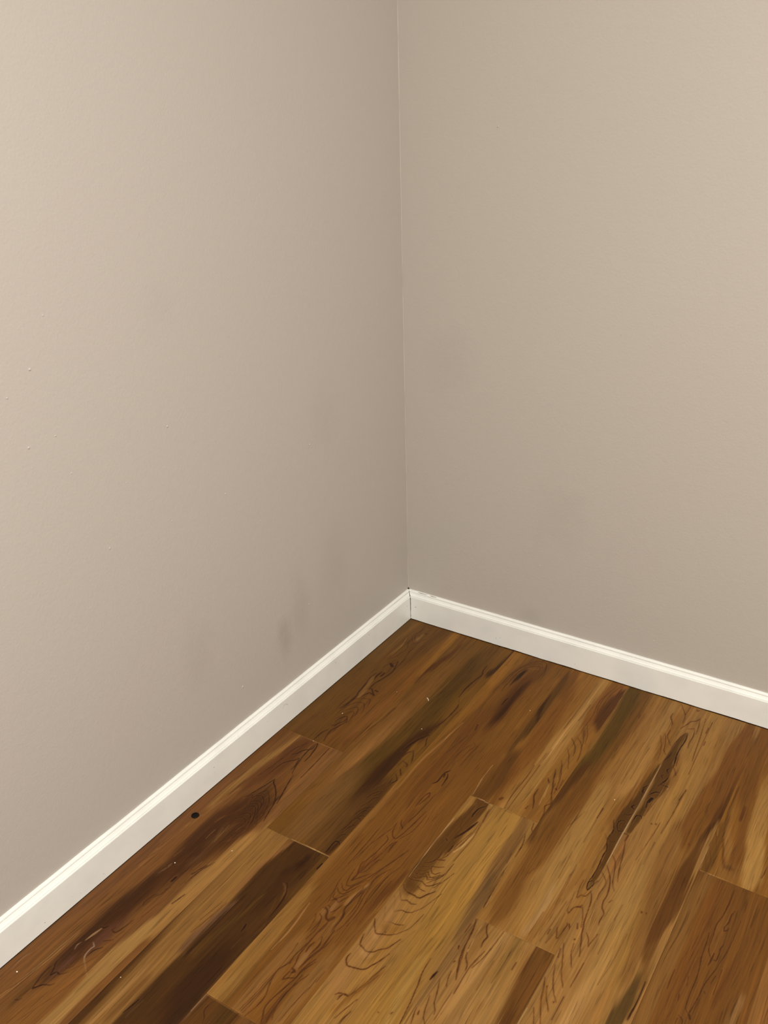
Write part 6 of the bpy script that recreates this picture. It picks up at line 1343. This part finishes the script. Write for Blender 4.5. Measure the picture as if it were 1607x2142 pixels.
NUBS_L = [((-0.0324, -1.0165, 0.9699), 0.0024, 0.0016), ((-0.0281, -0.7619, 0.7977), 0.0022, 0.0014), ((-0.032, -0.9935, 0.8564), 0.0018, 0.001), ((-0.0328, -1.0443, 0.8538), 0.0024, 0.0012), ((-0.0332, -1.0633, 0.9388), 0.002, 0.001), ((-0.026, -0.6358, 0.6175), 0.0022, 0.0012), ((-0.0214, -0.3664, 0.6287), 0.002, 0.0012), ((-0.0309, -0.9273, 0.6287), 0.0022, 0.0012), ((-0.0221, -0.4059, 0.2495), 0.0018, 0.0012), ((-0.0261, -0.6468, 0.1676), 0.003, 0.001), ((-0.0317, -0.9763, 0.7868), 0.0016, 0.0008), ((-0.0244, -0.5436, 0.5197), 0.0015, 0.0008), ((-0.0317, -0.9762, 1.0424), 0.0018, 0.0009), ((-0.0299, -0.8701, 0.7297), 0.0015, 0.0008), ((-0.0284, -0.7806, 0.6192), 0.0016, 0.0008), ((-0.0201, -0.2879, 0.4852), 0.0014, 0.0008)]
NUBS_B = [((0.3608, 0.0157, 0.2547), 0.0016, 0.0012), ((0.2228, 0.0155, 1.2432), 0.002, 0.0012), ((0.0649, 0.0153, 1.0078), 0.0016, 0.0008), ((0.6544, 0.0161, 0.1353), 0.0015, 0.0008), ((0.4037, 0.0158, 0.6117), 0.0016, 0.0006), ((0.5179, 0.0159, 0.8436), 0.0016, 0.0007)]

wl = wall('wall_left', [(cin[0], cin[1]), (on_left(-T - TH, cin[1]), cin[1]), (on_left(-T - TH, YF), YF), (on_left(-T, YF), YF)], M_WL, NUBS_L, (nL[0], nL[1], 0))
structure(wl, 'plain greige painted wall on the left with faint grey scuffs low down', 'wall')
wb = wall('wall_back', [(XR, on_back(T, XR)), (XR, on_back(T + TH, XR)), (cin[0] - TH, on_back(T + TH, cin[0] - TH)), (cin[0] - TH, on_back(T, cin[0] - TH))], M_WB, NUBS_B, (-nB[0], -nB[1], 0))
structure(wb, 'plain greige painted wall on the right of the corner', 'wall')
wr = prism('wall_right', [(XR, YF), (XR + TH, YF), (XR + TH, 0.14), (XR, 0.14)], Z0, RH, M_WO)
structure(wr, 'greige wall out of view on the far right', 'wall')
wf = prism('wall_front', [(-0.3, YF - TH), (XR + TH, YF - TH), (XR + TH, YF), (-0.3, YF)], Z0, RH, M_WO)
structure(wf, 'greige wall out of view behind the camera', 'wall')
ce = prism('ceiling', [(-0.3, YF - TH), (XR + TH, YF - TH), (XR + TH, 0.14), (-0.3, 0.14)], RH, RH + 0.05, M_CEIL)
structure(ce, 'white ceiling above the frame', 'ceiling')

# thin ridge of paint in the inside corner of the walls
def corner_bead():
    rnd = random.Random(3)
    v, f = [], []
    nz = 120
    for i in range(nz + 1):
        z = HB + (RH - HB) * i / nz
        j = rnd.uniform(-0.0003, 0.0003)
        pl = corner(-T + 0.0001, T - 0.0014 - j)
        pm1 = corner(-T + 0.0008 + j, T - 0.0010)
        pm2 = corner(-T + 0.0012, T - 0.0007 + j)
        pr = corner(-T + 0.0016 + j, T - 0.0001)
        for p in (pl, pm1, pm2, pr):
            v.append((p[0], p[1], z))
    for i in range(nz):
        for k in range(3):
            a = i * 4 + k
            f.append((a, a + 1, a + 5, a + 4))
    return mesh_obj('paint_ridge', v, f, M_BEAD, wl)
M_BEAD = paint_material('corner_paint', (186, 179, 166), 0.5, 0.4)
corner_bead()['label'] = 'pale ridge of paint running up the inside corner'

# ------------------------------------------------------------ baseboards
# (distance from the wall, height) of the moulded profile, mm
PROFILE = [(15.24, 1.2), (15.24, 3), (15.24, 20), (15.24, 40), (15.24, 60), (15.24, 67.4), (15.1, 68.6), (14.6, 69.4), (13.8, 69.7), (13.1, 69.4),
           (12.6, 68.2), (11.6, 67.8), (11.2, 68.6), (11.7, 70.1), (11.2, 71.0), (9.8, 72.6), (8.4, 74.4), (7.5, 76.1), (6.9, 76.7), (5.4, 76.5), (5.1, 77.4), (6.3, 78.3),
           (6.2, 79.9), (5.3, 81.6), (3.8, 82.6), (2.0, 82.86), (0.0, 82.86)]
def baseboard(name, pt, s0, s1, mitre0, mat, seed, wob=0.5, dist_fine=0.008):
    """pt(s, d) -> floor position at run s and distance d from the wall; mitre0(d) shortens the run at the corner"""
    rnd = np.random.RandomState(seed)
    n = int((s1 - s0) / dist_fine)
    S = np.linspace(0, 1, n + 1) ** 1.0
    w1 = np.convolve(rnd.randn(n + 21), np.ones(12) / 12, 'same')[:n + 1] * wob
    w2 = np.convolve(rnd.randn(n + 21), np.ones(5) / 5, 'same')[:n + 1] * wob * 0.5
    v, f = [], []
    np_ = len(PROFILE)
    for i, s in enumerate(S):
        for k, (d, z) in enumerate(PROFILE):
            dd = d / 1000
            a = s0 + mitre0(dd)
            run = a + (s1 - a) * s
            zz = z / 1000
            if k >= np_ - 3:
                zz += (w1[i] + w2[i]) / 1000 * 1.0
                zz += 0.0004
            x, y = pt(run, dd)
            v.append((x, y, zz))
    for i in range(n):
        for k in range(np_ - 1):
            a = i * np_ + k
            f.append((a, a + np_, a + np_ + 1, a + 1))
    f.append(tuple(range(np_ - 1, -1, -1)))
    f.append(tuple(range(n * np_, n * np_ + np_)))
    return mesh_obj(name, v, f, mat)

tL = np.array([-nL[1], nL[0]])   # along left wall towards the corner (+y)
tB = np.array([nB[1], -nB[0]])   # along back wall to the right (+x)
def pt_left(s, d):   # s measured from the wall corner towards the camera
    p = cin + nL * d - tL * s
    return float(p[0]), float(p[1])
def pt_back(s, d):
    p = cin - nB * d + tB * s
    return float(p[0]), float(p[1])
bl = baseboard('baseboard_left', pt_left, 0.0, 3.25, lambda d: d + 0.0006, M_TRIM, 5)
structure(bl, 'white moulded baseboard along the left wall', 'baseboard')
bb = baseboard('baseboard_back', pt_back, 0.0, XR - cin[0] - 0.01, lambda d: d + 0.0002, M_TRIM, 8)
structure(bb, 'white moulded baseboard along the right-hand wall', 'baseboard')

def ribbon(name, pts3, w, mat, parent, nrm):
    """thin raised strip following 3-D points, lying on a surface with normal nrm"""
    v, f = [], []
    P = [Vector(p) for p in pts3]; nv = Vector(nrm).normalized()
    for i, p in enumerate(P):
        t = (P[min(i + 1, len(P) - 1)] - P[max(i - 1, 0)]).normalized()
        s = t.cross(nv).normalized()
        ww = w[i] if isinstance(w, (list, tuple)) else w
        for sg, h in ((-1, -0.0002), (-1, 0.00025), (1, 0.00025), (1, -0.0002)):
            q = p + s * (sg * ww / 2) + nv * h
            v.append(tuple(q))
    for i in range(len(P) - 1):
        for k in range(4):
            a, b = i * 4 + k, i * 4 + (k + 1) % 4
            f.append((a, b, b + 4, a + 4))
    f.append((3, 2, 1, 0)); e = (len(P) - 1) * 4; f.append((e, e + 1, e + 2, e + 3))
    o = mesh_obj(name, v, f, mat, parent)
    return o

def profile_at(z):
    for (d0, z0), (d1, z1) in zip(PROFILE[:-1], PROFILE[1:]):
        if z0 <= z <= z1 and z1 > z0:
            return d0 + (d1 - d0) * (z - z0) / (z1 - z0)
    return 0
DISC = (0.0121, -0.8634)
CRUMBS = [((0.0661, -0.978), 0.0016, 'small white crumb in the dark streak below and left of the dark plug'), ((0.1399, -0.898), 0.0013, 'small white crumb on the pale streak below and right of the dark plug'), ((0.0076, -1.2954), 0.002, 'round cream crumb by the left baseboard at the far lower left'), ((0.1665, -1.211), 0.0012, 'tiny pale crumb on the pale streak at the lower left of the floor'), ((0.7195, -0.3867), 0.0014, 'small white crumb left of the long dark heartwood streak crossing a seam'), ((0.0793, -0.5512), 0.001, 'tiny white crumb on the cross joint nearest the left baseboard'), ((0.0782, -0.4364), 0.0014, 'white crumb on the swirled grain beside the left baseboard'), ((0.2663, -0.3913), 0.0013, 'pale crumb on the dark streak of the second board from the left wall'), ((0.4481, -0.2054), 0.0013, 'small pale crumb on the fourth board, nearest the right-hand baseboard'), ((0.1435, -0.3009), 0.0009, 'tiniest pale crumb on the first board, nearest the room corner')]
FIBRE = [(0.2178, -0.2847), (0.2226, -0.2873), (0.2264, -0.2927)]
SPECKS_L = [((-0.0204, -1.2103, 0.0163), 0.9), ((-0.0181, -1.0767, 0.0143), 0.7), ((-0.013, -0.7715, 0.046), 1.0), ((-0.013, -0.7707, 0.0315), 0.6), ((-0.0033, -0.1973, 0.0569), 1.1), ((-0.0057, -0.34, 0.0561), 1.0), ((-0.019, -1.1308, 0.0149), 0.5), ((-0.0193, -1.148, 0.0212), 0.5), ((-0.0003, -0.0162, 0.048), 1.1), ((-0.0101, -0.5972, 0.0496), 0.6), ((-0.0122, -0.723, 0.011), 0.4)]
SPECKS_B = [((0.0161, 0.0, 0.0415), 1.0), ((0.2572, 0.0003, 0.0212), 0.7), ((0.268, 0.0003, 0.0261), 0.6), ((0.4731, 0.0006, 0.0163), 0.6)]
SCRATCH = [(-0.0092, -0.5432, 0.0502), (-0.0091, -0.5382, 0.0563), (-0.0089, -0.5307, 0.0548), (-0.0088, -0.5252, 0.0493)]

# dark cracks at the baseboard corner (open caulk), parts of the boards
def face_pt_left(s, z, off=0.0):
    d = profile_at(z * 1000) / 1000 + off
    x, y = pt_left(s, d)
    return (x, y, z)
def face_pt_back(s, z, off=0.0):
    d = profile_at(z * 1000) / 1000 + off
    x, y = pt_back(s, d)
    return (x, y, z)
mit = Vector((nL[0] - nB[0], nL[1] - nB[1], 0)).normalized()
pts, wd = [], []
rnd = random.Random(2)
for i, z in enumerate((0.001, 0.008, 0.016, 0.024, 0.032, 0.04, 0.048, 0.056, 0.0605, 0.066, 0.0715, 0.078, 0.0815)):
    d = profile_at(z * 1000) / 1000
    c = cin + (nL - nB) * d
    pts.append((c[0] + mit.x * 0.0002 + rnd.uniform(-.0003, .0003), c[1] + mit.y * 0.0002, z))
    wd.append((0.0008, 0.0012, 0.0009, 0.0011, 0.0015, 0.0013, 0.0017, 0.0018, 0.0024, 0.0018, 0.002, 0.0022, 0.003)[i])
ribbon('corner_crack', pts, wd, M_CRACK, bl, mit)['label'] = 'dark open crack down the mitred corner'
# gap between wall and top of the boards close to the corner
M_CRACK2 = plain_material('brown_crack', (112, 96, 74), 0.9, 0.1)
pl_, wl_ = [], []
for i in range(14):
    s = 0.006 + i * 0.0085
    z = 0.0778 + rnd.uniform(-.0002, .0002)
    x, y = pt_left(s + 0.006, profile_at(77.5) / 1000 + 0.0002)
    pl_.append((x, y, z)); wl_.append(0.0011 - 0.0008 * i / 13)
ribbon('top_crack', pl_, wl_, M_CRACK, bl, (nL[0], nL[1], 0.9))['label'] = 'thin dark crack along the moulding'
for a_, b_, z in ((0.012, 0.03, 0.0818), (0.033, 0.062, 0.0822), (0.07, 0.09, 0.0826)):
    pb_, wb_ = [], []
    for i in range(6):
        s = a_ + (b_ - a_) * i / 5
        x, y = pt_back(s, 0.0046)
        pb_.append((x, y, z + 0.0001 + rnd.uniform(-.0002, .0002))); wb_.append((0.0004, 0.001, 0.0013, 0.0009, 0.0008, 0.0003)[i])
    ribbon('top_crack', pb_, wb_, M_CRACK2, bb, (-nB[0], -nB[1], 0.8))['label'] = 'thin dark crack along the moulding'
# dark strip standing in for the shade in the gap between boards and floor
def gap_shade(ptf, s1, hgt, parent, seed):
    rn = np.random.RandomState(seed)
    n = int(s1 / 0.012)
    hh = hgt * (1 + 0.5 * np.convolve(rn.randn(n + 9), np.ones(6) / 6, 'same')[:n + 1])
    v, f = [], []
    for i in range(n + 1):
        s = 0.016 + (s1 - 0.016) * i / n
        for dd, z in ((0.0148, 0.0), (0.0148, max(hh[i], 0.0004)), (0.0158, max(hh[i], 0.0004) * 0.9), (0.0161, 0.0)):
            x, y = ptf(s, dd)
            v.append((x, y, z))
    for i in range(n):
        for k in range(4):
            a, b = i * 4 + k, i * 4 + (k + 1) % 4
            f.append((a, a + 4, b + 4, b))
    return mesh_obj('gap_shade', v, f, M_GAP_SHADE, parent)
M_GAP_SHADE = plain_material('painted_gap_shade', (34, 20, 10), 0.9, 0.05)  # shade of the gap put into the strip's colour
gap_shade(pt_left, 3.2, 0.0009, bl, 3)['label'] = 'thin dark strip painted as gap shade under the board'
gap_shade(pt_back, XR - 0.05, 0.0019, bb, 4)['label'] = 'thin dark strip painted as gap shade under the board'
# little hole where the wall corner meets the boards
def lump(name, c, r, h, mat, parent, nrm, squash=1.0, seed=0):
    rn = random.Random(seed)
    nv = Vector(nrm).normalized()
    a0 = nv.orthogonal().normalized(); b0 = nv.cross(a0)
    v, f = [], []
    seg = 9
    rings = ((1.0, -0.1), (0.95, 0.35), (0.62, 0.8), (0.25, 1.0))
    jr = [rn.uniform(0.78, 1.15) for _ in range(seg)]
    for rr, hh in rings:
        for i in range(seg):
            a = 2 * math.pi * i / seg
            p = Vector(c) + a0 * (math.cos(a) * r * rr * jr[i]) + b0 * (math.sin(a) * r * rr * squash * jr[i]) + nv * (h * hh)
            v.append(tuple(p))
    v.append(tuple(Vector(c) + nv * h))
    for q in range(len(rings) - 1):
        for i in range(seg):
            a, b = q * seg + i, q * seg + (i + 1) % seg
            f.append((a, b, b + seg, a + seg))
    for i in range(seg):
        f.append((3 * seg + i, 3 * seg + (i + 1) % seg, 4 * seg))
    f.append(tuple(range(seg))[::-1])
    return mesh_obj(name, v, f, mat, parent, True)
hc = corner(-T + 0.002, T - 0.002)
lump('caulk_hole', (hc[0], hc[1], HB + 0.001), 0.0028, 0.0012, M_CRACK, wl, (nL[0] - nB[0], nL[1] - nB[1], 0.9), 1.3, 4)['label'] = 'dark hole where the corner meets the baseboards'
M_SPECK = plain_material('grey_speck', (120, 110, 95), 0.8, 0.2)
for i, (c, r) in enumerate(SPECKS_L):
    lump('paint_speck', c, r * 0.0009, 0.0002, M_SPECK, bl, (nL[0], nL[1], 0), 1.2, i)
for i, (c, r) in enumerate(SPECKS_B):
    lump('paint_speck', c, r * 0.0012, 0.0002, M_SPECK, bb, (-nB[0], -nB[1], 0), 1.2, i)
M_SCR = plain_material('pale_scratch', (185, 180, 168), 0.7, 0.2)
ribbon('scratch', SCRATCH, 0.0008, M_SCR, bl, (nL[0], nL[1], 0))

# ------------------------------------------------------------ dark disc by the left wall
def lathe(name, c, prof, seg, mat, parent=None):
    v, f = [], []
    for r, z in prof:
        for i in range(seg):
            a = 2 * math.pi * i / seg
            v.append((c[0] + math.cos(a) * r, c[1] + math.sin(a) * r, c[2] + z))
    n = len(prof)
    for q in range(n - 1):
        for i in range(seg):
            a, b = q * seg + i, q * seg + (i + 1) % seg
            f.append((a, b, b + seg, a + seg))
    f.append(tuple(range(seg))[::-1])
    f.append(tuple(range((n - 1) * seg, n * seg)))
    return mesh_obj(name, v, f, mat, parent, True)
disc = lathe('floor_plug', (DISC[0], DISC[1], 0.0), [(0.0078, 0.0), (0.0081, 0.0004), (0.0080, 0.0011), (0.0073, 0.0015), (0.0064, 0.0014), (0.0058, 0.0009), (0.0040, 0.0007), (0.0014, 0.0007)], 40, M_DISC)
thing(disc, 'small round dark brown plug on the wood floor near the left baseboard', 'floor plug')

for i, (c, r, lab) in enumerate(CRUMBS):
    o = lump('crumb', (c[0], c[1], 0.0), r * 0.75, r * 0.8, M_CRUMB, None, (0, 0, 1), 0.8, 20 + i)
    thing(o, lab, 'crumb', 'white crumbs scattered on the floor')
fo = ribbon('lint_fibre', [(x, y, 0.0004) for x, y in FIBRE], 0.001, M_CRUMB, None, (0, 0, 1))
thing(fo, 'short curved pale fibre on the second board, below the room corner', 'lint')
